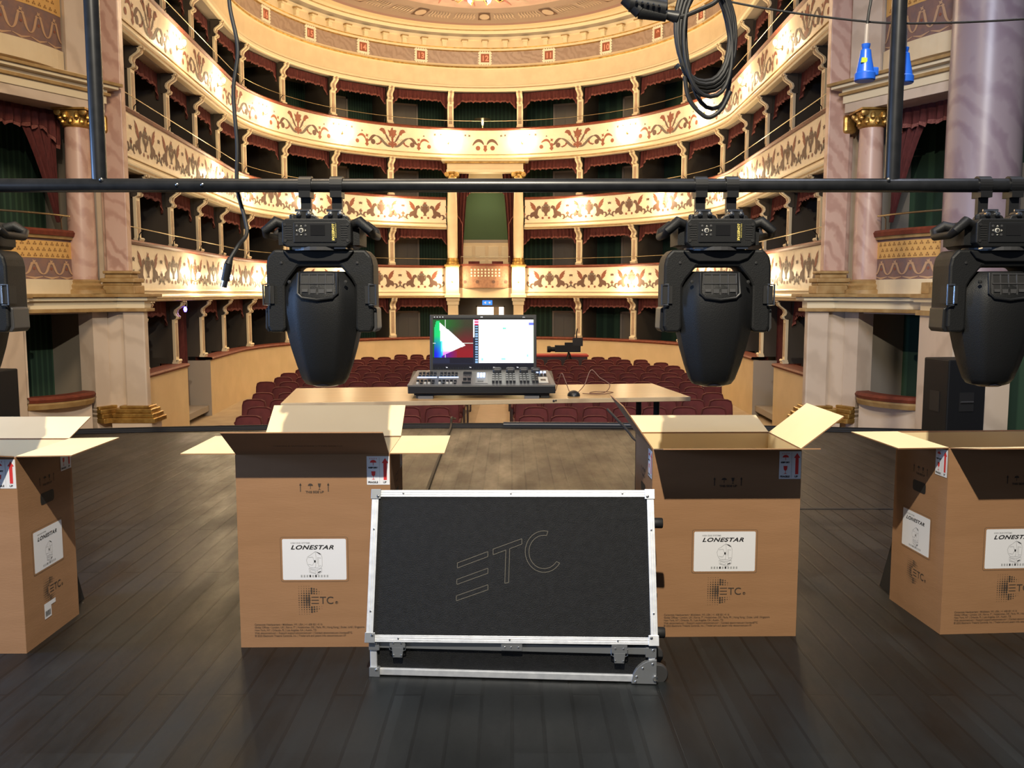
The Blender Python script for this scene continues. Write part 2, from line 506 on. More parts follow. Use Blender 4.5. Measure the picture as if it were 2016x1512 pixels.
# back walls, floors and ceilings of the boxes
mb = MB()
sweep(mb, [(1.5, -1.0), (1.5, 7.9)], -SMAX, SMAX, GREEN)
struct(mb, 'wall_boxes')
for t in range(4):
    mb = MB()
    if t == 0:
        for a, b in ((-SMAX, -1.0), (1.0, SMAX)):
            sweep(mb, [(.06, -.78), (1.5, -.78), (1.5, -.9), (.06, -.9)], a, b, SOFFIT, closed=True)
        struct(mb, 'floor_tier_1')
        continue
    spans = ((-SMAX, -1.0), (1.0, SMAX)) if t in (2,) else ((-SMAX, SMAX),)
    for a, b in spans:
        B = BOT[t]
        sweep(mb, [(.02, B), (1.5, B), (1.5, B + .1), (.02, B + .1)], a, b, SOFFIT, closed=True)
    struct(mb, 'floor_tier_%d' % (t + 1))
mb = MB(); sweep(mb, [(.02, 7.58), (1.6, 7.58), (1.6, 7.7), (.02, 7.7)], -SMAX, SMAX, SOFFIT, closed=True); struct(mb, 'ceiling_boxes')

# ---- painted ornaments
def on(s0, zc, sx=1):
    return lambda x, y: P(s0 + x * sx, -.006, zc + y)
def ribbon(mb, f, pts, w, m):
    n = len(pts); L = []; Rr = []
    for i, p in enumerate(pts):
        a = pts[max(0, i - 1)]; b = pts[min(n - 1, i + 1)]
        dx, dy = b[0] - a[0], b[1] - a[1]; l = math.hypot(dx, dy) or 1
        ww = w * 1.75 * (1 - .72 * abs(2 * i / (n - 1) - 1) ** 2)
        L.append(f(p[0] - dy / l * ww, p[1] + dx / l * ww)); Rr.append(f(p[0] + dy / l * ww, p[1] - dx / l * ww))
    mb.add(L + Rr, [(i, i + 1, n + i + 1, n + i) for i in range(n - 1)], m)
def disc(mb, f, c, r, m, ry=None, n=10):
    mb.poly([f(c[0] + r * math.cos(2 * PI * k / n), c[1] + (ry or r) * math.sin(2 * PI * k / n)) for k in range(n)], m)
def star(mb, f, c, r, m, n=6, ri=.45):
    mb.poly([f(c[0] + (r if k % 2 else r * ri) * math.cos(PI * k / n + .2), c[1] + (r if k % 2 else r * ri) * math.sin(PI * k / n + .2)) for k in range(2 * n)], m)
def bez(p0, p1, p2, p3, n=12):
    out = []
    for i in range(n + 1):
        t = i / n; q = 1 - t
        out.append(tuple(q ** 3 * a + 3 * q * q * t * b + 3 * q * t * t * c + t ** 3 * d for a, b, c, d in zip(p0, p1, p2, p3)))
    return out
def scroll_motif(mb, s0, zc, big=True):
    for sg in (-1, 1):
        f = on(s0, zc, sg)
        if big:
            ribbon(mb, f, bez((.03, -.27), (.25, -.30), (.32, -.02), (.52, 0)), .022, GREYO)
            ribbon(mb, f, bez((.52, 0), (.66, .02), (.68, -.14), (.78, -.16)), .024, BROWN)
            ribbon(mb, f, bez((.05, -.15), (.14, -.1), (.18, .05), (.26, .12)), .016, BROWN)
            ribbon(mb, f, bez((.86, -.14), (.92, .02), (1.02, .02), (1.14, -.08)), .02, TERRA)
            disc(mb, f, (.09, -.2), .05, TERRA); disc(mb, f, (.62, -.18), .075, BROWN); disc(mb, f, (1.14, -.2), .06, TERRA)
            mb.poly([f(.2, .1), (f(.24, .2)), f(.36, .24), f(.42, .17), f(.32, .13), f(.27, .06)], TERRA)
            mb.poly([f(.76, -.14), f(.82, -.1), f(.88, -.14), f(.85, -.22), f(.89, -.26), f(.82, -.33), f(.76, -.26), f(.79, -.22)], TERRA)
            star(mb, f, (.82, -.02), .06, TERRA, 4)
            for q in range(6): disc(mb, f, (.2 + .05 * q, -.05 - .03 * q * (q % 2)), .012, BROWN, n=5)
            star(mb, f, (.48, -.24), .035, GREYO, 3)
        else:
            ribbon(mb, f, bez((.05, -.1), (.12, .06), (.26, .08), (.38, -.12)), .025, BROWN)
            disc(mb, f, (.22, -.2), .07, TERRA)
        # garland heads beside the lamps
        star(mb, f, (1.32 if big else .48, .16), .05, GREYO, 4)
        star(mb, f, (1.5 if big else .6, .17), .04, BROWN, 4)
    f = on(s0, zc)
    if big:
        for sg in (-1, 1):
            h = on(s0, zc, sg)
            ribbon(mb, h, bez((.02, -.02), (.1, .04), (.06, .16), (.14, .2)), .012, BROWN); star(mb, h, (.3, .2), .06, BROWN, 4)
            for q in range(5): disc(mb, h, (.1 + .02 * q, .0 - .045 * q), .012, TERRA, n=5)
            ribbon(mb, h, bez((.3, -.08), (.38, -.2), (.44, -.26), (.54, -.22)), .012, TERRA)
            star(mb, h, (.98, .1), .04, GREYO, 3); disc(mb, h, (.36, -.15), .035, TERRA)
        star(mb, f, (0, .12), .15, TERRA, 6, .6); disc(mb, f, (0, -.05), .035, TERRA, .09)
        star(mb, f, (0, .25), .04, BROWN, 3)
    mb.poly([f(-.05, -.12), f(.05, -.12), f(.04, -.2), f(.06, -.24), f(0, -.32), f(-.06, -.24), f(-.04, -.2)], TERRA)
def griffin_motif(mb, s0, zc, k=1.0):
    for sg in (-1, 1):
        f = (lambda g: (lambda x, y: g(x * k, y * k)))(on(s0, zc, sg))
        body = [(.20, -.20), (.26, -.12), (.24, .0), (.20, .06), (.16, .05), (.15, .1), (.2, .15), (.27, .12), (.3, .05), (.36, -.02), (.46, -.06), (.5, -.14), (.46, -.22), (.42, -.18), (.36, -.17), (.34, -.22), (.28, -.24)]
        mb.poly([f(*p) for p in body], BROWN)
        wing = [(.3, .03), (.33, .14), (.4, .22), (.5, .27), (.46, .18), (.5, .2), (.44, .11), (.46, .1), (.38, .02), (.34, -.01)]
        mb.poly([f(*p) for p in wing], TERRA)
        ribbon(mb, f, bez((.48, -.14), (.6, -.1), (.62, -.26), (.52, -.26)), .016, BROWN)
        ribbon(mb, f, bez((.55, -.2), (.66, -.28), (.74, -.1), (.66, -.04)), .012, GREYO)
        disc(mb, f, (.1, -.22), .035, TERRA); disc(mb, f, (.66, -.1), .03, TERRA)
        star(mb, f, (.66, .12), .05, BROWN, 4)
        ribbon(mb, f, bez((.08, -.05), (.14, .0), (.12, .1), (.1, .14)), .01, GREYO)
    f = (lambda g: (lambda x, y: g(x * k, y * k)))(on(s0, zc))
    mb.poly([f(-.1, .12), f(.1, .12), f(.09, .07), f(.1, 0), f(.05, -.07), f(.03, -.12), f(.06, -.16), f(-.06, -.16), f(-.03, -.12), f(-.05, -.07), f(-.1, 0), f(-.09, .07)], BROWN)
    disc(mb, f, (0, .15), .085, GREYO, .035); star(mb, f, (0, .2), .07, TERRA, 5)
    mb.poly([f(-.06, .05), f(.06, .05), f(.02, -.02), f(-.02, -.02)], PANEL)

def parapet(t, s0, s1, label):
    Rz, B = RAIL[t], BOT[t]
    root = thing('balcony_parapet', label, 'balcony')
    mb = MB(); sweep(mb, [(.1, Rz - .07), (0, Rz - .07), (0, B + .2)], s0, s1, PANEL)
    zc = (Rz - .07 + B + .2) / 2
    if t == 3:
        scroll_motif(mb, 0, zc + .02, False)
        for s in (2.84, 6.1, 9.1, 12.1, 15.1):
            for g in (-1, 1): scroll_motif(mb, g * s, zc + .02)
    else:
        cs = [1.85 + 1.37 * q + (.12 if t == 1 else 0) for q in range(12)]
        for s in cs:
            for g in (-1, 1):
                if min(s0, s1) + .4 < g * s < max(s0, s1) - .4: griffin_motif(mb, g * s, zc, 1.0)
    mb.build('painted_panel', root)
    mb = MB(); sweep(mb, [(-.03, Rz - .005), (-.055, Rz - .035), (-.03, Rz - .065), (.0, Rz - .075), (.3, Rz - .075), (.3, Rz), (0, Rz + .005)], s0, s1, RAILW, closed=True)
    mb.build('handrail_cushion', root)
    mb = MB()
    sweep(mb, [(0.02, B + .21), (-.03, B + .205), (-.04, B + .19), (-.04, B + .17), (-.015, B + .16), (-.015, B + .13), (-.06, B + .115), (-.075, B + .09), (-.075, B + .06), (-.05, B + .045), (-.05, B + .01), (-.02, B - .005), (.1, B - .005)], s0, s1, CREAM2,
          mats=[CREAM2, CREAM2, CREAM2, OCHRE, CREAM2, CREAM2, CREAM2, CREAM2, CREAM2, OCHRE, CREAM2, CREAM2])
    mb.build('cornice', root)
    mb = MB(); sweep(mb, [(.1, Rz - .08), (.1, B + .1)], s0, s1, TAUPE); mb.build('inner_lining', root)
    return root
parapet(3, -SMAX, SMAX, 'topmost curved balcony front of cream with painted scrolls and vases')
parapet(2, -SMAX, -1.2, 'balcony front of the second gallery left of the royal box, painted griffins and urns')
parapet(2, 1.2, SMAX, 'balcony front of the second gallery right of the royal box, painted griffins and urns')
parapet(1, -SMAX, -1.2, 'lowest painted balcony front left of the royal box, first gallery')
parapet(1, 1.2, SMAX, 'lowest painted balcony front right of the royal box, first gallery')

# ground tier walls, with curtained doorways near both ends
def stall_wall(s0, s1, name):
    mb = MB()
    sweep(mb, [(.12, .16), (0, .16), (0, -1.0)], s0, s1, WALLY)
    for s in (s0, s1):
        a, b, c, d = P(s, 0, -1), P(s, .5, -1), P(s, .5, .16), P(s, 0, .16); mb.poly([a, b, c, d], SOFFIT)
    o = struct(mb, name)
    mb = MB(); sweep(mb, [(-.03, .23), (-.05, .2), (-.03, .165), (0, .155), (.3, .155), (.3, .234)], s0, s1, RAILW, closed=True)
    mb.build('handrail_cushion', o)
stall_wall(-SMAX, -13.66, 'wall_stalls_left_front')
stall_wall(-12.04, -1.15, 'wall_stalls_left')
stall_wall(1.15, 12.04, 'wall_stalls_right')
stall_wall(13.66, SMAX, 'wall_stalls_right_front')

# fascia and ceiling
mb = MB()
prof = [(.05, 7.56), (-.03, 7.555), (-.06, 7.58), (-.06, 7.64), (-.03, 7.67), (-.03, 7.72), (0, 7.74), (0, 8.2), (-.05, 8.22), (-.07, 8.26), (-.02, 8.3), (0, 8.34)]
M_ = [CREAM2, CREAM2, CREAM2, OCHRE, CREAM2, CREAM2, CREAM, CREAM2, GOLD, CREAM2, CREAM2]
sweep(mb, prof, -SMAX, SMAX, CREAM2, mats=M_)
sweep(mb, [(0, 8.34), (0, 8.70)], -SMAX, SMAX, BANDM)
sweep(mb, [(0, 8.70), (-.05, 8.72), (-.05, 8.78), (-.08, 8.8), (-.08, 9.0), (-.13, 9.02), (-.13, 9.1), (-.35, 9.12), (-.38, 9.2), (-.42, 9.22), (-.42, 9.3), (-.75, 9.3), (-.8, 9.25), (-.85, 9.22)], -SMAX, SMAX, CREAM2,
      mats=[GOLD, CREAM2, GOLD, CREAM, CREAM2, CREAM2, SOFFIT, CREAM2, OCHRE, CREAM2, CREAM2, GOLD, CREAM2])
struct(mb, 'trim_3')
mb = MB()
sweep(mb, [(-.85, 9.22), (-.98, 9.235)], -SMAX, SMAX, mat('ceiling_mauve', (.36, .22, .2), .7))
sweep(mb, [(-.98, 9.235), (-2.25, 9.26)], -SMAX, SMAX, FRIEZ)
ss = srange(-SMAX, SMAX, .3)
mb.poly([P(s, -2.25, 9.26) for s in ss], CEILP)
for i in range(-5, 6):                      # frieze panels and medallions
    s = i * 2.55
    f = lambda x, y, s=s: P(s + x, -1.6 + y, 9.235)
    mb.poly([f(-.24, -.3), f(.24, -.3), f(.24, .3), f(-.24, .3)], BROWN)
    disc(mb, lambda x, y, s=s: P(s + x, -1.6 + y, 9.23), (0, 0), .2, FRIEZ2, .25, 16)
    for j in (-1, 1):
        for q in range(7):
            ribbon(mb, lambda x, y, s=s: P(s + x, -1.6 + y, 9.232), bez((j * (.38 + .12 * q), -.26), (j * (.5 + .12 * q), .1), (j * (.3 + .12 * q), -.05), (j * (.46 + .12 * q), .26), 8), .022, FRIEZ2)
for i in range(-9, 10):
    s = i * .9
    f = lambda x, y, s=s: P(s + x * 1.0, -2.9 + y, 9.25)
    ribbon(mb, f, bez((-.4, -.4), (-.1, .5), (.2, -.5), (.45, .45), 14), .05, CEILR if i % 2 else FRIEZ2)
    disc(mb, f, (.1, 0), .13, CEILR)
struct(mb, 'ceiling')
# dentils
mb = MB()
n = 0
for i in range(-17, 18):
    s = i * .62
    M4 = Matrix.Translation(P(s, -.08, 8.8)) @ Matrix.Rotation(ang(s), 4, 'Z')
    mb.M = M4
    mb.box(-.08, .08, -.14, 0, .12, .2, CREAM2); mb.box(-.06, .06, -.09, 0, 0, .12, CREAM2)
    mb.box(-.1, .1, -.16, 0, .17, .2, OCHRE)
mb.M = None
struct(mb, 'trim_4')

# numbered plaques
for i, num in zip(range(-5, 6), ['17', '16', '15', '14', '13', '12', '11', '10', '9', '8', '7']):
    s = 0 if i == 0 else math.copysign(1.02 + 1.82 * (abs(i) - .5), i)
    loc = P(s, -.012, 8.52)
    if not seen(loc, 20): continue
    root = thing('number_plaque', 'cream framed red-brown plaque bearing the number %s on the marble fascia' % num, 'plaque', loc, ang(s), 'numbered plaques on the upper fascia')
    mb = MB(); mb.box(-.13, .13, -.01, .01, -.13, .13, PLAQ)
    mb.text(num, .22, DIGIT, Matrix.Translation((0, -.013, -.078)) @ Matrix.Rotation(R(90), 4, 'X'), align='CENTER', bold=.006)
    mb.build('number_panel', root)
    mb = MB()
    for a in range(4):
        mb.M = Matrix.Rotation(a * PI / 2, 4, 'Y')
        mb.box(-.17, .17, -.03, .01, .125, .17, PLAQF)
        for q in range(5): mb.lathe([(.0, -.035), (.026, -.03), (.028, .0)], PLAQF, (-.14 + .07 * q, 0, .178), 8, 'y')
        mb.lathe([(.0, -.04), (.03, -.03), (.035, .0)], PLAQF, (.16, 0, .16), 8, 'y')
    mb.M = None
    mb.build('ornate_frame', root)

# ------------------------------------------------------------------ pillars, partitions, valances
def make_pillar(H, t):
    """local: origin on the handrail, +Y outward; H = opening height"""
    root = thing('box_pillar', 'x', 'pillar')
    mb = MB()
    mb.box(-.09, .09, -.02, .03, .07, H - .36, CREAM2)
    mb.box(-.05, .05, -.026, -.015, .13, H - .42, mat_inset)
    mb.build('shaft', root)
    mb = MB()
    mb.box(-.1, .1, -.06, .05, 0, .035, CREAM2); mb.box(-.094, .094, -.04, .04, .035, .07, CREAM2)
    mb.tube([(-.094, -.05, .055), (.094, -.05, .055)], .028, CREAM2, 8)
    mb.build('foot', root)
    mb = MB()
    z0, z1 = H - .36, H
    edge = [(-.03, z0), (-.075, z0 + .02), (-.085, z0 + .06), (-.05, z0 + .085), (-.035, z0 + .13), (-.05, z0 + .18), (-.11, z0 + .225), (-.16, z0 + .26), (-.18, z0 + .3), (-.165, z0 + .325), (-.2, z0 + .33), (-.2, z1)]
    back = [(p + .035, q) for p, q in edge]
    mb.prism(edge + back[::-1], lambda p, q, tt: (tt, p, q), -.088, .088, CREAM2)
    mb.prism([(p - .01, q) for p, q in edge] + [(p + .01, q) for p, q in edge[::-1]], lambda p, q, tt: (tt, p, q), -.03, .03, mat_inset)
    mb.prism([(p + .03, q) for p, q in edge] + [(.07, z1), (.07, z0)], lambda p, q, tt: (tt, p, q), -.07, .07, TAUPE)
    mb.build('scroll_bracket', root)
    mb = MB()
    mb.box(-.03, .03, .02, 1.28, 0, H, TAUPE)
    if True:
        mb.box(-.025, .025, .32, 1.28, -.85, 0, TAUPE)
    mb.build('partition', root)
    return root
mat_inset = mat('pillar_inset_marble', (.45, .33, .22), .6, c2=(.38, .27, .18), scale=20)

def valance_mesh():
    """unit width valance, hangs down from z=0"""
    mb = MB(); n = 60; vs = []
    W = 1.0
    def drop(x):
        a = abs(x) * 2
        e = .26 if a < .74 else .26 + .2 * min(1, (a - .74) / .2)
        return e + .012 * math.sin(x * 60)
    rows = 5
    for i in range(n + 1):
        x = -.5 + i / n
        y = .018 * math.sin(x * 95) + .01 * math.sin(x * 41)
        d = drop(x)
        for r_ in range(rows):
            z = -(d - .035) * r_ / (rows - 1)
            vs.append((x * W, y * (.4 + r_ / 4), z))
    fs = [(i * rows + r_, (i + 1) * rows + r_, (i + 1) * rows + r_ + 1, i * rows + r_ + 1) for i in range(n) for r_ in range(rows - 1)]
    mb.add(vs, fs, VELV)
    return mb.mesh('valance', True)
def fringe_mesh():
    mb = MB(); n = 60; vs = []
    for i in range(n + 1):
        x = -.5 + i / n; a = abs(x) * 2
        e = .26 if a < .74 else .26 + .2 * min(1, (a - .74) / .2)
        d = e + .012 * math.sin(x * 60)
        y = 1.4 * (.018 * math.sin(x * 95) + .01 * math.sin(x * 41)) - .006
        vs += [(x, y, -(d - .04)), (x, y - .008, -(d + .022 * math.sin(x * 60) ** 2))]
    mb.add(vs, [(2 * i, 2 * i + 2, 2 * i + 3, 2 * i + 1) for i in range(n)], FRINGE)
    return mb.mesh('fringe', True)
VAL, FRI = valance_mesh(), fringe_mesh()
def obj(name, me, parent):
    o = bpy.data.objects.new(name, me); col.objects.link(o); o.parent = parent; return o

OPEN = [(RAIL[0], BOT[1]), (RAIL[1], BOT[2]), (RAIL[2], BOT[3]), (RAIL[3], BOT[4])]
pill_grp = 'box pillars of the galleries'
for t in range(4):
    r_, b_ = OPEN[t]; proto = None
    for side, sn in ((-1, 'left'), (1, 'right')):
        for k, s in enumerate(PS):
            if t in (1, 2) and k == 0: continue
            if t == 0 and k == 0: continue
            ss_ = side * s
            loc = P(ss_, .17, r_)
            top = P(ss_, .17, b_)
            if not (seen(loc, 30) or seen(top, 30)): continue
            if abs(px(loc)[0] - 1008) > 0 and (px(loc)[0] < 250 or px(loc)[0] > 1625) : continue
            if proto is None:
                o = proto = make_pillar(b_ - r_, t)
            else: o = dup(proto)
            o.location = loc; o.rotation_euler = (0, 0, ang(ss_))
            o['label'] = 'slim cream pillar with scrolled bracket in the %s, %s to the %s of centre' % (TN[t], ORD[k], sn)
            o['group'] = pill_grp
    # valances and doors: bays
    bays = [(0.0, 2.04)] + [((PS[k] + PS[k + 1]) / 2, 1.82) for k in range(9)]
    vproto = dproto = None
    for bi, (s, w) in enumerate(bays):
        for side, sn in ((-1, 'left'), (1, 'right')):
            if bi == 0 and (side == 1 or t in (0, 1, 2)): continue
            if t == 0 and bi == 7: continue
            ss_ = side * s
            top = P(ss_, .3, b_ - .005)
            x_, y_ = px(top)
            if x_ < 255 or x_ > 1640 or y_ < -60: continue
            where = 'centre bay' if bi == 0 else '%s bay %s of centre' % (ORD[bi - 1], sn)
            if vproto is None:
                o = vproto = thing('pelmet_curtain', 'x', 'curtain'); obj('velvet', VAL, o); obj('fringe', FRI, o)
            else: o = dup(vproto)
            a_, c_ = P(ss_ - w / 2, .3, 0), P(ss_ + w / 2, .3, 0)
            o.scale = (math.hypot(a_[0] - c_[0], a_[1] - c_[1]) - .16, 1, 1)
            o.location = ((a_[0] + c_[0]) / 2, (a_[1] + c_[1]) / 2, b_ - .005)
            o.rotation_euler = (0, 0, math.atan2(c_[1] - a_[1], c_[0] - a_[0]))
            o['label'] = 'short scalloped red velvet pelmet of the %s, %s' % (TN[t], where); o['group'] = 'velvet pelmets over the boxes'
            # door at the back of the box
            if bi == 0: continue
            if dproto is None:
                o = dproto = thing('box_door', 'x', 'door')
                m2 = MB(); m2.box(-.36, .36, -.04, 0, 0, 1.72, DOORG); m2.build('leaf', o)
                m2 = MB()
                for (a0, a1, z0, z1) in ((-.28, -.04, .15, .75), (.04, .28, .15, .75), (-.28, -.04, .85, 1.6), (.04, .28, .85, 1.6)):
                    m2.box(a0, a1, -.05, -.04, z0, z1, DOORG)
                m2.build('raised_panel', o)
                m2 = MB(); m2.box(-.42, -.36, -.06, 0, 0, 1.78, SOFFIT); m2.box(.36, .42, -.06, 0, 0, 1.78, SOFFIT); m2.box(-.42, .42, -.06, 0, 1.72, 1.78, SOFFIT); m2.build('door_frame', o)
            else: o = dup(dproto)
            fl = [-.78, 1.52, 3.59, 5.64][t]
            o.location = P(ss_ + side * .1, 1.5, fl); o.rotation_euler = (0, 0, ang(ss_))
            o['label'] = 'dim grey panelled door at the back of the box, %s, %s' % (TN[t], where); o['group'] = 'doors inside the boxes'

# brass rails above the hand rails
for t in (1, 2, 3):
    for side, sn in ((-1, 'left'), (1, 'right')):
        root = thing('brass_rail', 'thin brass rail above the handrail of the %s, %s side' % (TN[t], sn), 'railing')
        s0 = 1.2 if t != 3 else 0.0
        z = RAIL[t] + .2
        mb = MB(); mb.tube([P(side * s, -.02, z) for s in srange(s0, 17.2, .3)], .0085, BRASS, 6); mb.build('tube', root, smooth=True)
        for q, s in enumerate(PS):
            mb = MB(); mb.tube([P(side * (s + .2), .1, RAIL[t]), P(side * (s + .2), .08, RAIL[t] + .12), P(side * (s + .2), .03, RAIL[t] + .18), P(side * (s + .2), -.02, z)], .009, BLACKM, 6)
            mb.build('curved_bracket', root, smooth=True)

# ------------------------------------------------------------------ sconces
def make_sconce():
    root = thing('wall_sconce', 'x', 'lamp')
    mb = MB(); mb.lathe([(.0, -.02), (.045, -.015), (.05, 0)], BRASS, (0, 0, -.06), 12, 'y'); mb.build('back_plate', root)
    mb = MB(); mb.tube([(0, 0, -.06), (0, -.08, -.09), (0, -.14, -.06), (0, -.14, -.02)], .009, BRASS, 6); mb.build('arm', root)
    mb = MB(); mb.lathe([(.012, -.02), (.03, .01), (.036, .04), (.028, .07), (.008, .09)], BULB, (0, -.14, 0), 12); mb.build('bulb', root, smooth=True)
    return root
sproto = None
SC = {3: [1.12, 4.5, 7.6, 10.7, 13.6], 2: [2.85, 5.9, 8.55, 11.1], 1: [4.6, 7.9, 10.6, 13.2]}
for t, ls in SC.items():
    for side, sn in ((-1, 'left'), (1, 'right')):
        for k, s in enumerate(ls):
            loc = P(side * s, -.0, RAIL[t] - (.38 if t != 1 else .52))
            if sproto is None: o = sproto = make_sconce()
            else: o = dup(sproto)
            o.location = loc; o.rotation_euler = (0, 0, ang(side * s))
            o['label'] = 'small glowing sconce on the front of the %s, %s on the %s from centre' % (TN[t], ORD[k], sn); o['group'] = 'sconces on the balcony fronts'
            lamp('POINT', 'sconce_light', P(side * s, -.22, loc[2] + .03), 26 if k < 1 else 22, (1.0, .76, .44), .035)

# ------------------------------------------------------------------ royal box and entrance below
YC = P(0)[1]; XC = P(0)[0]
for g, sn in ((-1, 'left'), (1, 'right')):
    x = XC + g * 1.0
    root = thing('royal_box_column', 'cream column with gilt capital at the %s of the royal box' % sn, 'column', (x, YC - .1, 2.42), group='royal box columns')
    MB().lathe([(.15, .2), (.155, .3), (.155, 1.5), (.125, 2.6)], CREAM, (0, 0, 0), 24).build('shaft', root, smooth=True)
    MB().lathe([(.2, 0), (.2, .05), (.17, .09), (.18, .13), (.15, .2)], GOLD, (0, 0, 0), 24).build('base', root, smooth=True)
    m2 = MB(); m2.lathe([(.125, 2.58), (.15, 2.62), (.14, 2.7), (.19, 2.72), (.19, 2.76)], GOLD, (0, 0, 0), 20)
    for q in (-1, 1): m2.lathe([(.02, -.17), (.07, -.165), (.07, .165), (.02, .17)], GOLD, (q * .15, 0, 2.68), 14, 'y')
    m2.build('capital', root, smooth=True)
    root = thing('royal_box_pedestal', 'bright cream pedestal below the %s column of the royal box' % sn, 'pedestal', (x, YC - .1, 1.42), group='pedestals under the royal box columns')
    MB().box(-.2, .2, -.2, .3, .12, .93, CREAM).build('die', root)
    MB().box(-.24, .24, -.24, .3, .93, 1.0, GOLD).build('cap', root, bevel=.02)
    MB().box(-.24, .24, -.24, .3, 0, .12, CREAM2).build('plinth', root, bevel=.02)
    o = dup(sproto); o.location = (x, YC - .3, 1.98); o.rotation_euler = (0, 0, 0)
    o['label'] = 'small glowing sconce on the %s royal box pedestal' % sn; o['group'] = 'sconces on the balcony fronts'
    lamp('POINT', 'sconce_light', (x, YC - .55, 1.98), 24, (1.0, .76, .44), .035)
    # entrance column below
    root = thing('entrance_column', 'square cream pillar %s of the stalls entrance' % sn, 'column', (x, YC, -1.0), group='pillars of the stalls entrance')
    MB().box(-.15, .15, -.15, .2, .1, 2.2, CREAM).build('shaft', root)
    m2 = MB(); m2.box(-.2, .2, -.2, .2, 2.32, 2.42, CREAM2); m2.box(-.175, .175, -.175, .2, 2.2, 2.32, CREAM2); m2.build('capital', root, bevel=.015)
    MB().box(-.2, .2, -.2, .2, 0, .1, CREAM2).build('base', root)
    # curtains
    root = thing('royal_box_curtain', 'tall dark red curtain hanging inside the %s of the royal box' % sn, 'curtain', (XC + g * .68, YC + .15, 2.3), group='royal box curtains')
    m2 = MB(); vs = []; nn = 26
    for i in range(nn + 1):
        a = i / nn
        for j in range(13):
            zz = 3.05 * j / 12
            w0 = .17 + .17 * (zz / 3.05) ** 1.5
            xo = g * (.25 - a * w0 * 1.3)
            vs.append((xo, .05 * math.sin(a * 22), zz))
    m2.add(vs, [(i * 13 + j, (i + 1) * 13 + j, (i + 1) * 13 + j + 1, i * 13 + j + 1) for i in range(nn) for j in range(12)], VELV)
    m2.build('drape', root, smooth=True)
    m2 = MB(); m2.tube([(g * .28, -.06, 1.75), (g * .1, -.08, 1.5), (g * .03, -.08, 1.35), (g * .02, -.08, .2)], .014, FRINGE, 6); m2.build('tie_back', root)
root = thing('royal_box_entablature', 'cream and gilt entablature crowning the royal box', 'entablature', (XC, YC - .1, 5.16))
MB().box(-1.16, 1.16, -.16, .25, 0, .08, CREAM2).build('architrave', root, bevel=.01)
MB().box(-1.14, 1.14, -.13, .25, .08, .26, CREAM).build('frieze', root)
m2 = MB(); m2.box(-1.2, 1.2, -.2, .25, .26, .31, GOLD); m2.box(-1.3, 1.3, -.28, .25, .31, .37, CREAM2); m2.build('cornice', root, bevel=.012)
root = thing('royal_box_balcony', 'red-brown tapestry painted front of the royal box', 'balcony', (XC, YC - .12, 1.6))
m2 = MB(); pts = []
m2.prism([(-.8 + 1.6 * i / 12, -.22 * (1 - (2 * i / 12 - 1) ** 2)) for i in range(13)] + [(.8, .2), (-.8, .2)], lambda p, q, t_: (p, q, t_), .12, .78, mat('royal_panel', (.42, .22, .12), .6, c2=(.3, .15, .09), scale=14))
for i in range(9):
    for j in range(3):
        xx = -.42 + .105 * i; q = xx / .8
        disc(m2, lambda x, y: (x, -.225 * (1 - (x / .8) ** 2) - .006, y), (xx, .48 + .09 * j), .03, PLAQF, n=6)
for xx in (-.62, -.25, .25, .62): disc(m2, lambda x, y: (x, -.225 * (1 - (x / .8) ** 2) - .006, y), (xx, .3), .05, BROWN)
m2.build('painted_panel', root)
m2 = MB(); m2.prism([(-.8 + 1.6 * i / 12, -.04 - .22 * (1 - (2 * i / 12 - 1) ** 2)) for i in range(13)] + [(.8, .2), (-.8, .2)], lambda p, q, t_: (p, q, t_), .78, .84, RAILW); m2.build('handrail_cushion', root)
m2 = MB(); m2.box(-.82, .82, -.05, .2, -.18, .12, CREAM); m2.build('plinth', root)
m2 = MB(); m2.tube([(-.74, -.05, 1.06), (.74, -.05, 1.06)], .012, BRASS, 6); m2.tube([(-.74, -.05, 1.06), (-.74, 0, .84)], .01, BRASS, 6); m2.tube([(.74, -.05, 1.06), (.74, 0, .84)], .01, BRASS, 6); m2.build('brass_rail', root)
for q in (-.36, .36):
    m2 = MB(); m2.box(q - .17, q + .17, .22, .28, .5, .93, SEATV); tag(m2.build('royal_box_chair', loc=(XC, YC - .12, 1.6)), 'red chair back just above the royal box rail, on the %s' % ('left' if q < 0 else 'right'), 'chair', 'chairs in the royal box')
mb = MB(); mb.box(XC - 1.1, XC + 1.1, YC + 1.3, YC + 1.4, 3.25, 5.4, mat('royal_green', (.06, .11, .05), .8)); mb.box(XC - 1.1, XC + 1.1, YC + 1.27, YC + 1.4, 3.13, 3.25, SOFFIT)
mb.box(XC - 1.1, XC - 1.0, YC + .1, YC + 1.4, 1.5, 5.4, CREAM); mb.box(XC + 1.0, XC + 1.1, YC + .1, YC + 1.4, 1.5, 5.4, CREAM)
mb.box(XC - .9, XC + .9, YC + 1.2, YC + 1.35, 4.72, 5.4, CREAM)
struct(mb, 'wall_royal_box')
root = thing('royal_box_door', 'wide cream panelled door at the back of the royal box', 'door', (XC, YC + 1.3, 1.55))
m2 = MB(); m2.box(-1.0, 1.0, -.04, 0, 0, 1.6, CREAM); m2.build('leaf', root)
m2 = MB()
for xx in (-.63, -.21, .21, .63):
    for z0, z1 in ((.3, 1.05), (1.12, 1.5)): m2.box(xx - .16, xx + .16, -.055, -.04, z0, z1, CREAM2)
m2.build('raised_panel', root, bevel=.008)
o = thing('royal_box_pelmet', 'small swagged red pelmet at the top of the royal box', 'curtain', (XC, YC + 1.0, 4.93), scale=(1.3, 1, .8)); obj('velvet', VAL, o); obj('fringe', FRI, o)
lamp('POINT', 'royal_box_light', (XC, YC + .5, 4.6), 14, (1.0, .8, .5), .08)
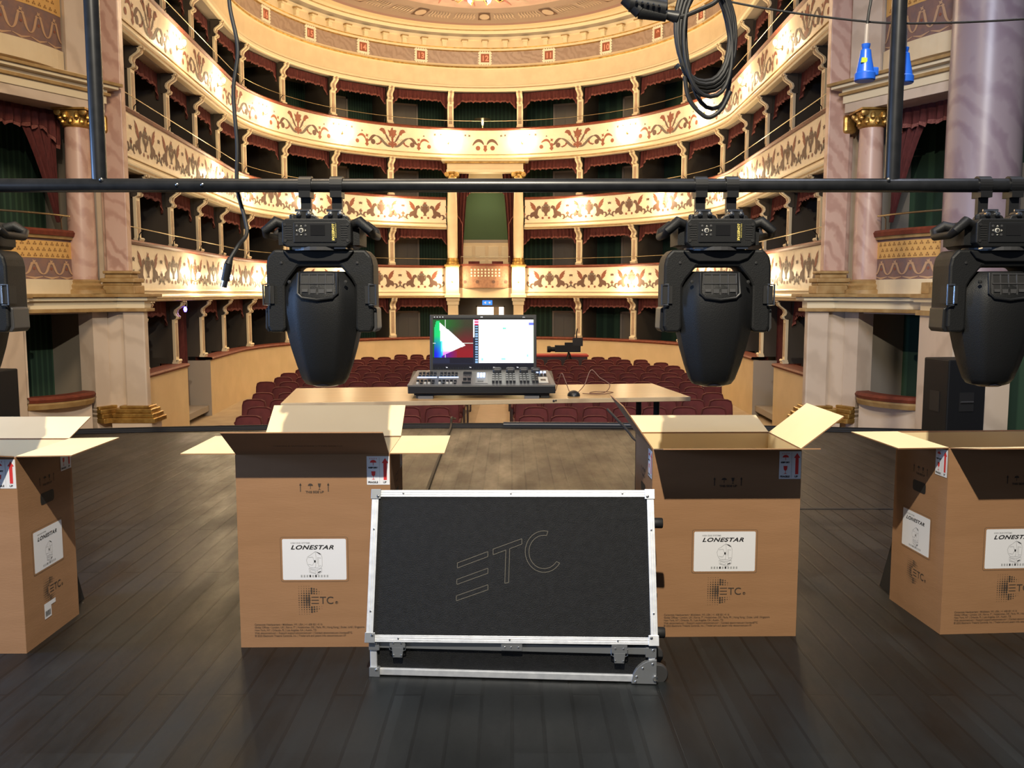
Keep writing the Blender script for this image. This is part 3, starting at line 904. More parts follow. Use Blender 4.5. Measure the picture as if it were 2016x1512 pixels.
# entrance
mb = MB(); mb.box(XC - 1.0, XC + 1.0, YC + 1.4, YC + 1.45, -1, 1.42, TAUPE); struct(mb, 'wall_entrance')
root = thing('entrance_transom', 'brightly lit glazed transom over the stalls entrance', 'window', (XC + .12, YC + 1.0, .6))
MB().box(-.42, .42, 0, .04, 0, .52, LITDOOR).build('lit_pane', root)
m2 = MB(); m2.box(.1, .27, -.02, .0, 0, .52, WALLY); m2.box(-.46, -.42, -.02, .05, 0, .56, SOFFIT); m2.box(.42, .46, -.02, .05, 0, .56, SOFFIT); m2.box(-.46, .46, -.02, .05, .52, .56, SOFFIT); m2.build('frame', root)
root = thing('exit_sign', 'small blue lit exit sign hanging above the stalls entrance', 'sign', (XC + .05, YC - .1, 1.27))
m2 = MB(); m2.box(-.15, .15, 0, .04, -.07, .07, SIGNB)
disc(m2, lambda x, y: (x, -.004, y), (.07, .0), .03, PAPER, n=8); m2.poly([(-.11, -.004, .0), (-.04, -.004, .04), (-.04, -.004, -.04)], PAPER)
m2.build('panel', root); MB().box(-.01, .01, 0, .02, .07, .15, BLACKM).build('hanger', root)
# little table lamp in the top gallery
root = thing('table_lamp', 'tiny lit lamp in the centre box of the top gallery', 'lamp', P(-.08, .2, 6.49))
MB().lathe([(.03, 0), (.03, .1), (.015, .12)], BRASS, n=10).build('base', root)
MB().lathe([(.025, .12), (.035, .2), (.03, .27)], LITDOOR, n=10).build('bulb', root)
MB().lathe([(.03, .27), (.26, .29), (.02, .3)], BRASS, n=18).build('shade', root)
# curtained side doorways
for g, sn in ((-1, 'left'), (1, 'right')):
    s = 12.85
    root = thing('doorway_curtain', 'long dark red curtain drawn across the %s side doorway of the stalls' % sn, 'curtain', P(g * s, .5, -1), ang(g * s), 'curtains of the side doorways')
    m2 = MB(); vs = []
    for i in range(41):
        x = -.85 + 1.7 * i / 40
        for z in (0.02, 1.2, 2.4): vs.append((x, .05 * math.sin(x * 32), z))
    m2.add(vs, [(3 * i + j, 3 * i + 3 + j, 3 * i + 4 + j, 3 * i + 1 + j) for i in range(40) for j in range(2)], VELV)
    m2.build('drape', root, smooth=True)
    m2 = MB(); m2.tube([(-.88, 0, 2.42), (.88, 0, 2.42)], .02, BRASS, 8); m2.build('curtain_rod', root)
root = thing('indicator_lamp', 'tiny bright blue indicator lamp over the left side doorway', 'lamp', P(-13.5, .05, 1.25))
MB().lathe([(.02, -.05), (.035, 0), (.02, .05)], mat('blue_led', (.08, .05, 1), .4, emit=12), n=10).build('bulb', root)
MB().box(-.03, .03, -.03, .03, .05, .15, BLACKM).build('housing', root)

# chandelier
cx, cy = ax(21.5) - .1, 21.5
root = thing('chandelier', 'glowing chandelier hanging from the painted ceiling at the top edge', 'chandelier', (cx, cy, 8.42))
MB().lathe([(.03, .1), (.03, .82)], GOLD, n=8).build('stem', root)
m2 = MB(); m2.lathe([(.05, .0), (.3, .05), (.55, .12), (.5, .16), (.06, .2)], GOLD, n=24); m2.build('crown', root, smooth=True)
for k in range(10):
    a = 2 * PI * k / 10
    m2 = MB(); m2.tube([(.3 * math.cos(a), .3 * math.sin(a), .12), (.6 * math.cos(a), .6 * math.sin(a), .02), (.75 * math.cos(a), .75 * math.sin(a), .12)], .014, GOLD, 6); m2.build('arm', root)
    m2 = MB(); m2.lathe([(.02, .12), (.05, .17), (.04, .23), (.01, .26)], BULB, (.75 * math.cos(a), .75 * math.sin(a), 0), 10); m2.build('bulb', root, smooth=True)
lamp('POINT', 'chandelier_light', (cx, cy, 7.9), 250, (1.0, .78, .5), .5)
lamp('POINT', 'ceiling_glow_fill', (cx, cy + 1.6, 9.0), 22, (1.0, .8, .6), .3)  # added lamp close under the ceiling, put in to brighten the painting there

# ------------------------------------------------------------------ proscenium boxes, both sides
A0 = (5.26, 12.0); B0 = (6.2, 10.3)
LT = math.hypot(B0[0] - A0[0], B0[1] - A0[1]); T0 = ((B0[0] - A0[0]) / LT, (B0[1] - A0[1]) / LT); N0 = (-T0[1], T0[0])
def make_side(g, sn):
    def W(t, d, z, bulge=0):
        u = A0[0] + T0[0] * t + N0[0] * d; y = A0[1] + T0[1] * t + N0[1] * d
        return (ax(12) + g * u, y, z)
    def U(u, y, z): return (ax(12) + g * u, y, z)
    def wbox(mb, t0, t1, d0, d1, z0, z1, m):
        vs = [W(t, d, z) for t in (t0, t1) for d in (d0, d1) for z in (z0, z1)]
        mb.add(vs, [(0, 1, 3, 2), (4, 6, 7, 5), (0, 4, 5, 1), (2, 3, 7, 6), (0, 2, 6, 4), (1, 5, 7, 3)], m)
    def ubox(mb, u0, u1, y0, y1, z0, z1, m):
        vs = [U(u, y, z) for u in (u0, u1) for y in (y0, y1) for z in (z0, z1)]
        mb.add(vs, [(0, 1, 3, 2), (4, 6, 7, 5), (0, 4, 5, 1), (2, 3, 7, 6), (0, 2, 6, 4), (1, 5, 7, 3)], m)
    # wall masses
    mb = MB()
    wbox(mb, -.35, -.12, .05, .35, -1, 1.3, PALE)             # behind the pilaster
    wbox(mb, .0, .88, -.02, .12, -1, .12, PALE)              # under the opening
    wbox(mb, .88, 1.75, -.02, .3, -1, 1.3, PALE)             # pier
    wbox(mb, 0, .88, .0, .3, 1.28, 1.42, PALE)
    wbox(mb, 1.75, 3.6, .3, .5, -1, 1.3, GREEN)
    ubox(mb, 5.0, 5.35, 12.6, 12.9, -1, 9.2, PALE)
    struct(mb, 'wall_proscenium_' + sn)
    mb = MB()                                                  # box interiors
    wbox(mb, -.4, 3.6, 1.3, 1.4, -1, 9, GREEN)
    wbox(mb, -.45, -.35, .3, 1.4, -1, 9, SOFFIT)
    wbox(mb, -.4, 3.6, .1, 1.4, 1.36, 1.5, SOFFIT); wbox(mb, -.4, 3.6, .1, 1.4, 4.0, 4.4, SOFFIT)
    wbox(mb, -.4, 3.6, .1, 1.4, -.9, -.8, SOFFIT); wbox(mb, -.4, 3.6, .1, 1.4, 7.0, 7.4, SOFFIT)
    wbox(mb, .86, .95, .3, 1.4, -1, 1.3, SOFFIT)
    struct(mb, 'wall_stagebox_' + sn)
    # door panel inside the upper stage box
    mb = MB(); wbox(mb, .9, 1.45, 1.24, 1.3, 1.5, 3.2, DOORG); wbox(mb, 1.45, 1.5, 1.22, 1.3, 1.5, 3.25, SOFFIT); wbox(mb, .85, .9, 1.22, 1.3, 1.5, 3.25, SOFFIT)
    tag(mb.build('stage_box_door'), 'grey door inside the %s stage box above the cornice' % sn, 'door', 'doors of the stage boxes')
    # lower pilaster with gilt base
    root = thing('proscenium_pilaster', 'pale marble pilaster with gilt foot under the %s proscenium pillar' % sn, 'pilaster', (0, 0, 0), group='lower proscenium pilasters')
    mb = MB(); ubox(mb, 4.60, 4.90, 12.28, 12.42, -.95, 1.36, PALE); ubox(mb, 4.88, 5.2, 12.36, 12.5, -.95, 1.36, PALE); mb.build('shaft', root, bevel=.02)
    mb = MB()
    for k, (o_, z0, z1) in enumerate(((.05, -.05, -.01), (.09, -.11, -.05), (.12, -.17, -.11), (.15, -.24, -.17))):
        ubox(mb, 4.60 - o_, 4.93 + o_, 12.28 - o_, 12.42 + o_, z0, z1, GOLD); wbox(mb, -.5, -.12, .05 - o_, .4, z0, z1, GOLD)
    mb.build('gilt_base', root, bevel=.012)
    mb = MB(); ubox(mb, 4.5, 5.05, 12.15, 12.5, -1, -.24, PALE); mb.build('plinth', root)
    # cornice at the level of the first gallery
    mb = MB()
    for o_, z0, z1, m in ((.06, 1.30, 1.345, OCHRE), (.02, 1.345, 1.45, CREAM2), (.09, 1.45, 1.50, CREAM2), (.14, 1.50, 1.545, OCHRE)):
        wbox(mb, -.5, 3.6, -.12 - o_, .3, z0, z1, m); ubox(mb, 4.60 - o_, 5.3, 12.28 - o_, 12.46 + o_, z0, z1, m)
    tag(mb.build('proscenium_cornice', bevel=.008), 'moulded cream and ochre cornice band along the %s stage boxes' % sn, 'cornice')
    # tall pillar
    root = thing('proscenium_pillar', 'tall square pink marble pillar framing the %s end of the galleries' % sn, 'pillar', (0, 0, 0), group='tall proscenium pillars')
    mb = MB(); ubox(mb, 4.82, 5.12, 12.36, 12.5, 1.86, 9.2, PINK); ubox(mb, 5.1, 5.22, 12.5, 12.6, 1.6, 9.2, PINK); mb.build('shaft', root, bevel=.01)
    mb = MB()
    for o_, z0, z1 in ((.13, 1.545, 1.66), (.1, 1.66, 1.70), (.13, 1.70, 1.76), (.06, 1.76, 1.82), (.09, 1.82, 1.86)):
        ubox(mb, 4.82 - o_, 5.1 + o_ * .5, 12.36 - o_, 12.5 + o_ * .5, z0, z1, OCHRE)
    mb.build('moulded_base', root, bevel=.012)
    mb = MB(); ubox(mb, 5.02, 5.2, 12.32, 12.7, 3.72, 3.97, GOLD); mb.build('gilt_capital', root, bevel=.04)
    # round column
    c = U(5.26, 11.98, 0)
    root = thing('marble_column', 'slender round pink marble column with gilt capital, %s stage box' % sn, 'column', (c[0], c[1], 1.545), group='slender marble columns')
    MB().lathe([(.17, .19), (.175, .5), (.17, 1.2), (.15, 2.18)], PINK, n=28).build('shaft', root, smooth=True)
    MB().lathe([(.26, 0), (.26, .05), (.22, .07), (.235, .11), (.2, .14), (.21, .17), (.17, .19)], OCHRE, n=28).build('base', root, smooth=True)
    mb = MB(); mb.lathe([(.15, 2.17), (.175, 2.19), (.16, 2.21), (.16, 2.3), (.2, 2.38), (.19, 2.39)], GOLD, n=24)
    for k in range(8):
        a = k * PI / 4
        for zz, rr in ((2.25, .17), (2.31, .19)):
            mb.lathe([(.01, -.045), (.035, -.02), (.03, .03), (.01, .05)], GOLD, (rr * math.cos(a + zz * 7), rr * math.sin(a + zz * 7), zz), 8)
    for k in range(4):
        a = k * PI / 2 + PI / 4; mb.lathe([(.01, -.03), (.045, -.02), (.045, .02), (.01, .03)], GOLD, (.23 * math.cos(a), .23 * math.sin(a), 2.36), 12, 'y')
    mb.box(-.22, .22, -.22, .22, 2.385, 2.41, GOLD)
    mb.build('capital', root, smooth=True)
    # stage box parapet (gold paper over arabesque)
    for lv, (z0, z1, zp, zr, nm) in enumerate(((1.545, 1.73, 2.25, 2.36, 'lower'), (4.42, 4.66, 5.5, 5.62, 'upper'))):
        root = thing('stage_box_balcony', '%s %s stage box front with gold trefoil panel over arabesques' % (nm, sn), 'balcony', (0, 0, 0), group='stage box fronts')
        t0, t1 = .17, 1.75
        def BW(t, d, z):          # slightly bowed front
            q = (t - t0) / (t1 - t0); return W(t, d - .16 * math.sin(PI * min(max(q, 0), 1)) ** .8, z)
        ts = [t0 + (t1 - t0) * i / 14 for i in range(15)]
        def bs(mb, prof, m):
            n = len(prof); vs = [BW(t, d, z) for t in ts for d, z in prof]
            mb.add(vs, [(i * n + k, i * n + (k + 1) % n, (i + 1) * n + (k + 1) % n, (i + 1) * n + k) for i in range(14) for k in range(n)], m)
        mb = MB(); bs(mb, [(-.03, z0), (.2, z0), (.2, z1), (-.03, z1)], CREAM); mb.build('plinth', root)
        mb = MB(); bs(mb, [(0, z1), (.1, z1), (.1, zp), (0, zp)], ARAB)
        zm = z1 + (zp - z1) * .52
        bs(mb, [(-.004, zm), (.0, zm), (.0, zp - .03), (-.004, zp - .03)], GOLDW)
        random.seed(3)
        nx = 16
        for i in range(nx):
            for j in range(3 if lv == 0 else 4):
                hz = (zp - .03 - zm) / (3 if lv == 0 else 4)
                tt = t0 + .1 + (t1 - t0 - .2) * (i + .5 * (j % 2)) / nx; zz = zm + hz * (j + .5)
                f = lambda x, y, tt=tt, zz=zz: BW(tt + x, -.008, zz + y)
                for c_ in ((-.014, -.01), (.014, -.01), (0, .013)): disc(mb, f, c_, .012, TREF, n=7)
        for i in range(6):
            tt = t0 + .13 + (t1 - t0) * i / 6.2
            f = lambda x, y, tt=tt: BW(tt + x, -.006, (z1 + zm) / 2 + y)
            h = (zm - z1) / .27
            for q in (-1, 1):
                ribbon(mb, f, [(q * a, b * h) for a, b in bez((.0, .06), (.06, .08), (.04, -.06), (.13, -.07), 10)], .01, ARAB2)
                disc(mb, f, (q * .03, .06 * h), .02, ARAB2, n=7)
            star(mb, f, (0, .085 * h), .035, ARAB2, 4); disc(mb, f, (0, 0), .02, TERRA, n=6)
            ribbon(mb, f, [(-.12, -.1 * h), (0, -.12 * h), (.12, -.1 * h)], .008, ARAB2)
        mb.build('painted_panel', root)
        mb = MB(); bs(mb, [(-.04, zp), (.12, zp), (.12, zp + .04), (-.05, zp + .04)], OCHRE); bs(mb, [(-.07, zp + .04), (.15, zp + .04), (.15, zr), (-.06, zr + .01), (-.085, zr - .02)], RAILW)
        mb.build('handrail_cushion', root)
        mb = MB(); mb.tube([BW(t, -.1, zr + .19 - .0) for t in ts[1:]], .012, BRASS, 6); mb.tube([BW(ts[2], -.1, zr + .19), BW(ts[2], -.05, zr + .15), BW(ts[2] - .05, 0, zr)], .008, BRASS, 6); mb.build('brass_rail', root, smooth=True)
    # lower opening cushion, bowed
    root = thing('stage_box_rail', 'bowed red cushioned rail of the ground floor %s stage box opening' % sn, 'railing', (0, 0, 0), group='ground stage box rails')
    ts = [-.03 + .95 * i / 12 for i in range(13)]
    def bs2(mb, prof, m):
        n = len(prof); vs = [W(t, d - .16 * math.sin(PI * min(max((t + .03) / .95, 0), 1)) ** .7, z) for t in ts for d, z in prof]
        mb.add(vs, [(i * n + k, i * n + (k + 1) % n, (i + 1) * n + (k + 1) % n, (i + 1) * n + k) for i in range(12) for k in range(n)], m)
    mb = MB(); bs2(mb, [(-.06, .15), (.2, .15), (.2, .22), (-.04, .225), (-.08, .19)], RAILW); mb.build('cushion', root)
    mb = MB(); bs2(mb, [(-.02, .06), (.2, .06), (.2, .15), (-.05, .15), (-.05, .12)], OCHRE); mb.build('moulding', root)
    # valance of stage box
    o = thing('pelmet_curtain', 'deep dark red pleated pelmet at the top of the %s stage box' % sn, 'curtain', W(.95, .25, 3.96), 0, 'pelmets of the stage boxes', scale=(1.75, 1.3, 1.0))
    a_, b_ = W(.1, .2, 0), W(1.8, .2, 0); o.rotation_euler = (0, 0, math.atan2(b_[1] - a_[1], b_[0] - a_[0]))
    obj('velvet', VAL, o); obj('fringe', FRI, o)
    # side drape
    mb = MB(); vs = []
    for i in range(21):
        a = i / 20
        for j in range(9):
            z = 3.9 - (1.4 * j / 8); w = .55 * (1 - (j / 8) ** .7) + .03
            vs.append(W(.12 + a * w, .3 + .03 * math.sin(a * 20), z))
    mb.add(vs, [(i * 9 + j, (i + 1) * 9 + j, (i + 1) * 9 + j + 1, i * 9 + j + 1) for i in range(20) for j in range(8)], VELV)
    tag(mb.build('side_drape', smooth=True), 'gathered red drape beside the column in the %s stage box' % sn, 'curtain', 'side drapes of the stage boxes')
    # entablature over the box
    root = thing('stage_box_entablature', 'heavy moulded cream entablature over the %s stage box' % sn, 'entablature', (0, 0, 0), group='stage box entablatures')
    def eb(mb, o_, z0, z1, m): wbox(mb, -.3 - o_, 1.9, -.17 - o_, .4, z0, z1, m)
    mb = MB(); eb(mb, 0, 3.955, 4.08, PALE); mb.build('architrave', root, bevel=.006)
    mb = MB(); eb(mb, .02, 4.08, 4.18, CREAM2); eb(mb, .06, 4.18, 4.22, OCHRE); eb(mb, .03, 4.22, 4.27, CREAM2); eb(mb, .13, 4.27, 4.31, CREAM2); eb(mb, .17, 4.31, 4.35, OCHRE); mb.build('cornice', root, bevel=.006)
    mb = MB(); wbox(mb, -.25, 1.8, -.1, .3, 4.35, 4.42, CREAM); wbox(mb, -.32, .15, -.06, .3, 4.42, 5.5, PALE); wbox(mb, -.22, .1, -.0, .2, 5.5, 7.6, CREAM); mb.build('attic_block', root)
    # big round column
    c = U(5.93, 10.4, 0)
    root = thing('large_marble_column', 'massive round mauve marble column at the outer edge of the %s stage box' % sn, 'column', (c[0], c[1], 1.545), group='massive marble columns')
    MB().lathe([(.4, .25), (.4, 2.0), (.385, 4.0), (.36, 7.5)], MAUVE, n=48).build('shaft', root, smooth=True)
    MB().lathe([(.5, 0), (.5, .08), (.45, .12), (.47, .17), (.42, .21), (.4, .25)], OCHRE, n=48).build('base', root, smooth=True)
    mb = MB(); mb.box(*((-.45, .22) if g > 0 else (-.22, .45)), -.42, .42, -2.545, -.26, PALE); mb.box(-.48, .48, -.48, .48, -.26, -.2, OCHRE); mb.box(-.44, .44, -.44, .44, -.2, -.1, CREAM2); mb.box(-.5, .5, -.5, .5, -.1, -.05, CREAM2); mb.box(-.53, .53, -.53, .53, -.05, 0, OCHRE); mb.build('pedestal', root)
make_side(-1, 'left')
make_side(1, 'right')
# small gilt block on the cornice (right) and plaque beside the left fixture
for g, sn in ((-1, 'left'), (1, 'right')):
    mb = MB(); mb.box(-.13, .13, -.12, .12, 0, .14, OCHRE)
    t = 1.25; u = A0[0] + T0[0] * t + N0[0] * -.25; y = A0[1] + T0[1] * t + N0[1] * -.25
    tag(mb.build('gilt_block', loc=(ax(12) + g * u, y, 1.545), bevel=.008), 'small ochre block standing on the %s cornice ledge' % sn, 'block', 'ochre blocks on the cornice')
# next stage box front at the far right edge, beyond the big column
root = thing('outer_box_balcony', 'curved gilt and red box front glimpsed beyond the massive right column', 'balcony', (6.15, 9.6, 2.25))
m2 = MB(); m2.lathe([(.48, 0), (.5, .02), (.52, .1), (.5, .14)], GOLD, n=32); m2.build('gilt_band', root, smooth=True)
m2 = MB(); m2.lathe([(.52, .14), (.55, .17), (.53, .22), (.45, .23)], RAILW, n=32); m2.build('handrail_cushion', root, smooth=True)
m2 = MB(); m2.lathe([(.46, -.7), (.46, 0)], TERRA, n=32); m2.build('painted_front', root, smooth=True)

# ------------------------------------------------------------------ stalls seats
def make_seat():
    root = thing('theatre_seat', 'x', 'seat')
    w = .185
    rings = []
    for (y, k) in ((-.03, .9), (-.045, .97), (-.02, 1.0), (.035, .97), (.045, .9)):
        ring = []
        for (x, z) in ((-w, .40), (-w * 1.02, .6), (-w, .80), (-w * .9, .87), (-w * .6, .895), (0, .9), (w * .6, .895), (w * .9, .87), (w, .80), (w * 1.02, .6), (w, .40)):
            zc = .65; ring.append((x * k, y + (z - .4) * .16, zc + (z - zc) * k))
        rings.append(ring)
    MB().loft(rings, SEATV).build('backrest', root, smooth=True)
    MB().box(-.175, .175, -.40, -.02, .38, .46, SEATV).build('seat_cushion', root, bevel=.03)
    for q in (-1, 1):
        MB().box(q * .195 - .02, q * .195 + .02, -.38, .04, .56, .60, SEATV).build('armrest', root, bevel=.012)
        MB().box(q * .195 - .014, q * .195 + .014, -.34, .05, 0, .56, SEATF).build('side_frame', root)
    return root
seat0 = None; nseat = 0
rows = [10.95 + .93 * i for i in range(15)]
for ri, Y in enumerate(rows):
    if Y < 19: um = 3.35 + (Y - 10.95) * .16 if Y < 16 else 4.2
    else: um = max(0, 5.8 * math.sqrt(max(0, 1 - ((Y - 20.3) / 5.6) ** 2)) - 1.5) if Y > 20.3 else 4.25
    axx = -.35 - .017 * (Y - 11.5)
    for g, sn in ((-1, 'left'), (1, 'right')):
        off = 0 if ri % 2 else .1
        k = 0
        while True:
            u = .62 + off + .435 * k
            if u > um: break
            if Y > 22.2 and g > 0 and .3 < axx + u < 2.1:
                k += 1; continue
            if seat0 is None: o = seat0 = make_seat()
            else: o = dup(seat0)
            o.location = (axx + g * u, Y, -1.0 + (0.0))
            o.rotation_euler = (0, 0, -g * u * .018)
            o['label'] = 'dark red velvet seat, %s row from the stage, %s %s of the centre aisle' % (ORD[ri], ORD[k], sn)
            o['group'] = 'stalls seats in rows'
            nseat += 1; k += 1
print('seats', nseat)
mb = MB(); mb.box(-.73, .03, 10.4, 26.5, -.999, -.99, mat('aisle_boards', (.5, .36, .22), .5, c2=(.42, .3, .17), scale=4, stretch=(1, 4, 1)))
tag(mb.build('aisle_runner'), 'pale boarded strip down the centre aisle between the seats', 'aisle runner')

# camcorder set up on red-covered stand at the back right
root = thing('video_camera', 'black video camera with monitor on a stand at the back of the stalls', 'camera', (1.45, 22.6, .06))
m2 = MB(); m2.box(-.35, .3, -.1, .1, .0, .17, BLACKP); m2.box(-.1, .1, -.08, .08, .17, .24, BLACKP); m2.lathe([(.08, -.55), (.085, -.48), (.06, -.44), (.06, -.3)], BLACKP, (0, 0, .07), 14, 'x'); m2.build('camera_body', root)
m2 = MB(); m2.box(.1, .36, -.03, .02, .15, .36, BLACKP2); m2.build('monitor', root)
m2 = MB(); m2.tube([(.2, 0, .34), (.2, 0, .5), (.22, 0, .6)], .016, BLACKP2); m2.build('antenna', root)
m2 = MB()
for k in range(3):
    a = k * 2.1; m2.tube([(0, 0, 0), (.45 * math.cos(a), .45 * math.sin(a), -1.05)], .02, BLACKP2)
m2.build('tripod', root)
root = thing('covered_desk', 'low desk with bright red cover beneath the video camera at the back', 'desk', (1.2, 22.9, -1.0))
m2 = MB(); m2.box(-.75, .75, -.1, .4, 0, .92, SEATF); m2.build('body', root)
m2 = MB(); m2.box(-.78, .78, -.13, .43, .92, .97, mat('bright_red_cloth', (.4, .04, .03), .7)); m2.build('cover', root, bevel=.01)

# ------------------------------------------------------------------ loudspeakers at the stage corners
def speaker(name, loc, w, d, h, label, rz):
    root = thing(name, label, 'loudspeaker', loc, rz, 'loudspeakers at the stage corners')
    MB().box(-w / 2, w / 2, -d / 2, d / 2, 0, h, BLACKS).build('cabinet', root, bevel=.012)
    MB().box(-w / 2 + .03, w / 2 - .03, d / 2, d / 2 + .012, .04, h - .04, GREYP).build('grille', root)
    m2 = MB(); m2.box(-w / 2 - .004, -w / 2 + .002, -.08, .08, h * .38, h * .62, RUBBER); m2.build('handle_recess', root); m2 = MB(); m2.box(-.08, .08, -d / 2 - .006, -d / 2, h * .40, h * .62, RUBBER); m2.build('handle_recess', root); m2 = MB(); m2.tube([(-.07, -d / 2 - .012, h * .51), (.07, -d / 2 - .012, h * .51)], .01, GREYP); m2.build('handle', root)
speaker('loudspeaker', (4.60, 9.15, 0), .42, .42, .88, 'tall black loudspeaker on the right stage corner', R(8))
speaker('loudspeaker', (-5.45, 9.0, 0), .5, .5, .77, 'black loudspeaker at the left edge of the stage', R(-8))

# ------------------------------------------------------------------ lighting pipe
PZ, PY, PR = 1.98, 3.6, .0275
root = thing('lighting_pipe', 'long black steel lighting pipe with two vertical drop pipes across the stage', 'pipe', (0, PY, PZ))
m2 = MB(); m2.tube([(-4.5, 0, 0), (4.5, 0, 0)], PR, BLACKM, 24)
m2.build('crossbar', root, smooth=True)
m2 = MB(); m2.tube([(-2.9, 0, 0), (-2.4, 0, 0)], PR + .0015, BLACKM, 24); m2.build('joint_sleeve', root, smooth=True)
for x in (-1.655, 1.525):
    m2 = MB(); m2.tube([(x, .012, .01), (x, .012, 2.6)], .029, BLACKM, 24); m2.build('drop_pipe', root, smooth=True)
    m2 = MB()
    m2.lathe([(.0, -.006), (.007, -.003), (.008, .003)], CHROME, (x + (.025 if x < 0 else -.03), -.03, .02), 10, 'y')
    m2.build('bolt', root)
m2 = MB()
for x in (-1.33, -1.23): m2.lathe([(.0, -.006), (.006, -.003), (.007, .003)], CHROME, (x, -.029, .0), 10, 'y')
m2.build('bolt', root)

# ------------------------------------------------------------------ moving heads
def fixture(loc, label, rz=0, pan=0, first=[None]):
    if first[0] is not None:
        o = dup(first[0]); o.location = loc; o.rotation_euler = (0, 0, rz); o['label'] = label; return o
    root = thing('moving_head_light', label, 'stage light', loc, rz, 'moving head lights hanging from the pipe')
    for x in (-.062, .062):
        m2 = MB()
        rg = [(.028 * math.cos(a), .028 * math.sin(a)) for a in [PI * k / 10 for k in range(-2, 13)]]
        ro = [(.036 * math.cos(a), .036 * math.sin(a)) for a in [PI * k / 10 for k in range(-2, 13)]]
        m2.prism(ro + rg[::-1], lambda p, q, t: (t, p, q), x - .025, x + .025, BLACKP2)
        m2.box(x - .023, x + .023, -.036, .036, -.05, -.024, BLACKP2)
        c = m2.build('clamp', root)
        m2 = MB(); m2.box(x - .02, x + .02, -.012, .012, -.13, -.03, BLACKP2); m2.build('clamp_stem', root)
        m2 = MB(); m2.prism([(-.055, -.142), (.055, -.142), (.045, -.125), (.03, -.12), (.025, -.108), (-.025, -.108), (-.03, -.12), (-.045, -.125)], lambda p, q, t: (x + .005 + p, t, q), -.07, -.02, BLACKP2)
        m2.build('omega_bracket', root, bevel=.004)
        m2 = MB()
        for q in (-.014, .024): m2.lathe([(.0, -.086), (.009, -.084), (.010, -.066)], CHROME, (x + q, 0, -.12), 10, 'y')
        m2.tube([(x - .03, -.07, -.105), (x + .03, -.07, -.105)], .005, CHROME, 6)
        m2.build('bolt', root)
    # base housing
    bx = .135; y0, y1 = -.115, .15
    m2 = MB()
    m2.prism([(-bx, -.155), (-bx + .015, -.14), (bx - .015, -.14), (bx, -.155), (bx, -.232), (bx - .02, -.25), (-bx + .02, -.25), (-bx, -.232)], lambda p, q, t: (p, t, q), y0, y1, BLACKP)
    m2.lathe([(.014, -.142), (.012, -.12), (.0, -.118)], BLACKP2, (-.105, -.06, 0), 12); m2.lathe([(.012, -.142), (.01, -.125), (0, -.124)], BLACKP2, (.1, -.06, 0), 12)
    base = m2.build('base_housing', root, bevel=.006)
    m2 = MB(); m2.box(-.088, .078, y0 - .004, y0, -.232, -.155, BLACKP2); pn = m2.build('control_panel', base, bevel=.002)
    m2 = MB(); m2.box(-.022, .034, y0 - .006, y0 - .003, -.205, -.165, mat('dark_lcd', (.012, .012, .013), .12)); m2.build('display', pn)
    m2 = MB(); cx_, cz_ = -.058, -.186
    m2.lathe([(.0, y0 - .009), (.009, y0 - .008), (.010, y0 - .003)], WHITEI, (cx_, 0, cz_), 16, 'y')
    m2.lathe([(.0, y0 - .0105), (.006, y0 - .010), (.006, y0 - .008)], GREYP, (cx_, 0, cz_), 12, 'y')
    for k in range(4):
        a = k * PI / 2; m2.prism([(-.004, .0), (.004, .0), (0, .005)], lambda p, q, t, a=a: (cx_ + p * math.cos(a) - (q + .015) * math.sin(a), t, cz_ + p * math.sin(a) + (q + .015) * math.cos(a)), y0 - .007, y0 - .003, WHITEI)
        a += PI / 4; m2.lathe([(.0, y0 - .007), (.005, y0 - .006), (.005, y0 - .003)], GREYP, (cx_ + .024 * math.cos(a), 0, cz_ + .024 * math.sin(a)), 10, 'y')
    m2.build('button_wheel', pn)
    m2 = MB()
    m2.text('LONESTAR', .013, YEL, Matrix.Translation((.062, y0 - .0055, -.160)) @ Matrix.Rotation(R(90), 4, 'Y') @ Matrix.Rotation(R(90), 4, 'X'), shear=.3, bold=.0006)
    m2.text('HIGH END SYSTEMS', .0062, YEL, Matrix.Translation((.0745, y0 - .0055, -.160)) @ Matrix.Rotation(R(90), 4, 'Y') @ Matrix.Rotation(R(90), 4, 'X'))
    m2.build('printed_name', pn)
    for q in (-1, 1):
        m2 = MB()
        for k in range(7): m2.box(q * .108 - .013, q * .108 + .013, y0 - .002, y0 + .001, -.222 + .009 * k, -.218 + .009 * k, RUBBER)
        m2.build('vent_slots', base)
    m2 = MB()
    for x in (-.122, .122):
        for z in (-.163, -.225): m2.lathe([(.0, y0 - .003), (.006, y0 - .003), (.006, y0)], RUBBER, (x, 0, z), 10, 'y')
    m2.build('screw', base)
    # carry handles
    for q in (-1, 1):
        m2 = MB()
        pts = [(q * .125, -.06, -.165), (q * .165, -.085, -.15), (q * .205, -.09, -.185), (q * .21, -.06, -.2), (q * .21, .07, -.2), (q * .2, .1, -.18), (q * .165, .09, -.155), (q * .125, .08, -.165)]
        m2.tube(pts, [.02, .022, .019, .015, .015, .019, .022, .02], BLACKP, 10)
        m2.box(min(q * .12, q * .16), max(q * .12, q * .16), -.07, .1, -.24, -.175, BLACKP)
        m2.build('carry_handle', root, smooth=True)
    m2 = MB(); m2.lathe([(.12, -.262), (.12, -.248)], GREYP, n=28); m2.box(-.1, -.04, -.1, -.06, -.256, -.25, CHROME); m2.box(.04, .11, -.1, -.06, -.256, -.25, CHROME); m2.build('pan_bearing', root)
    # yoke
    m2 = MB()
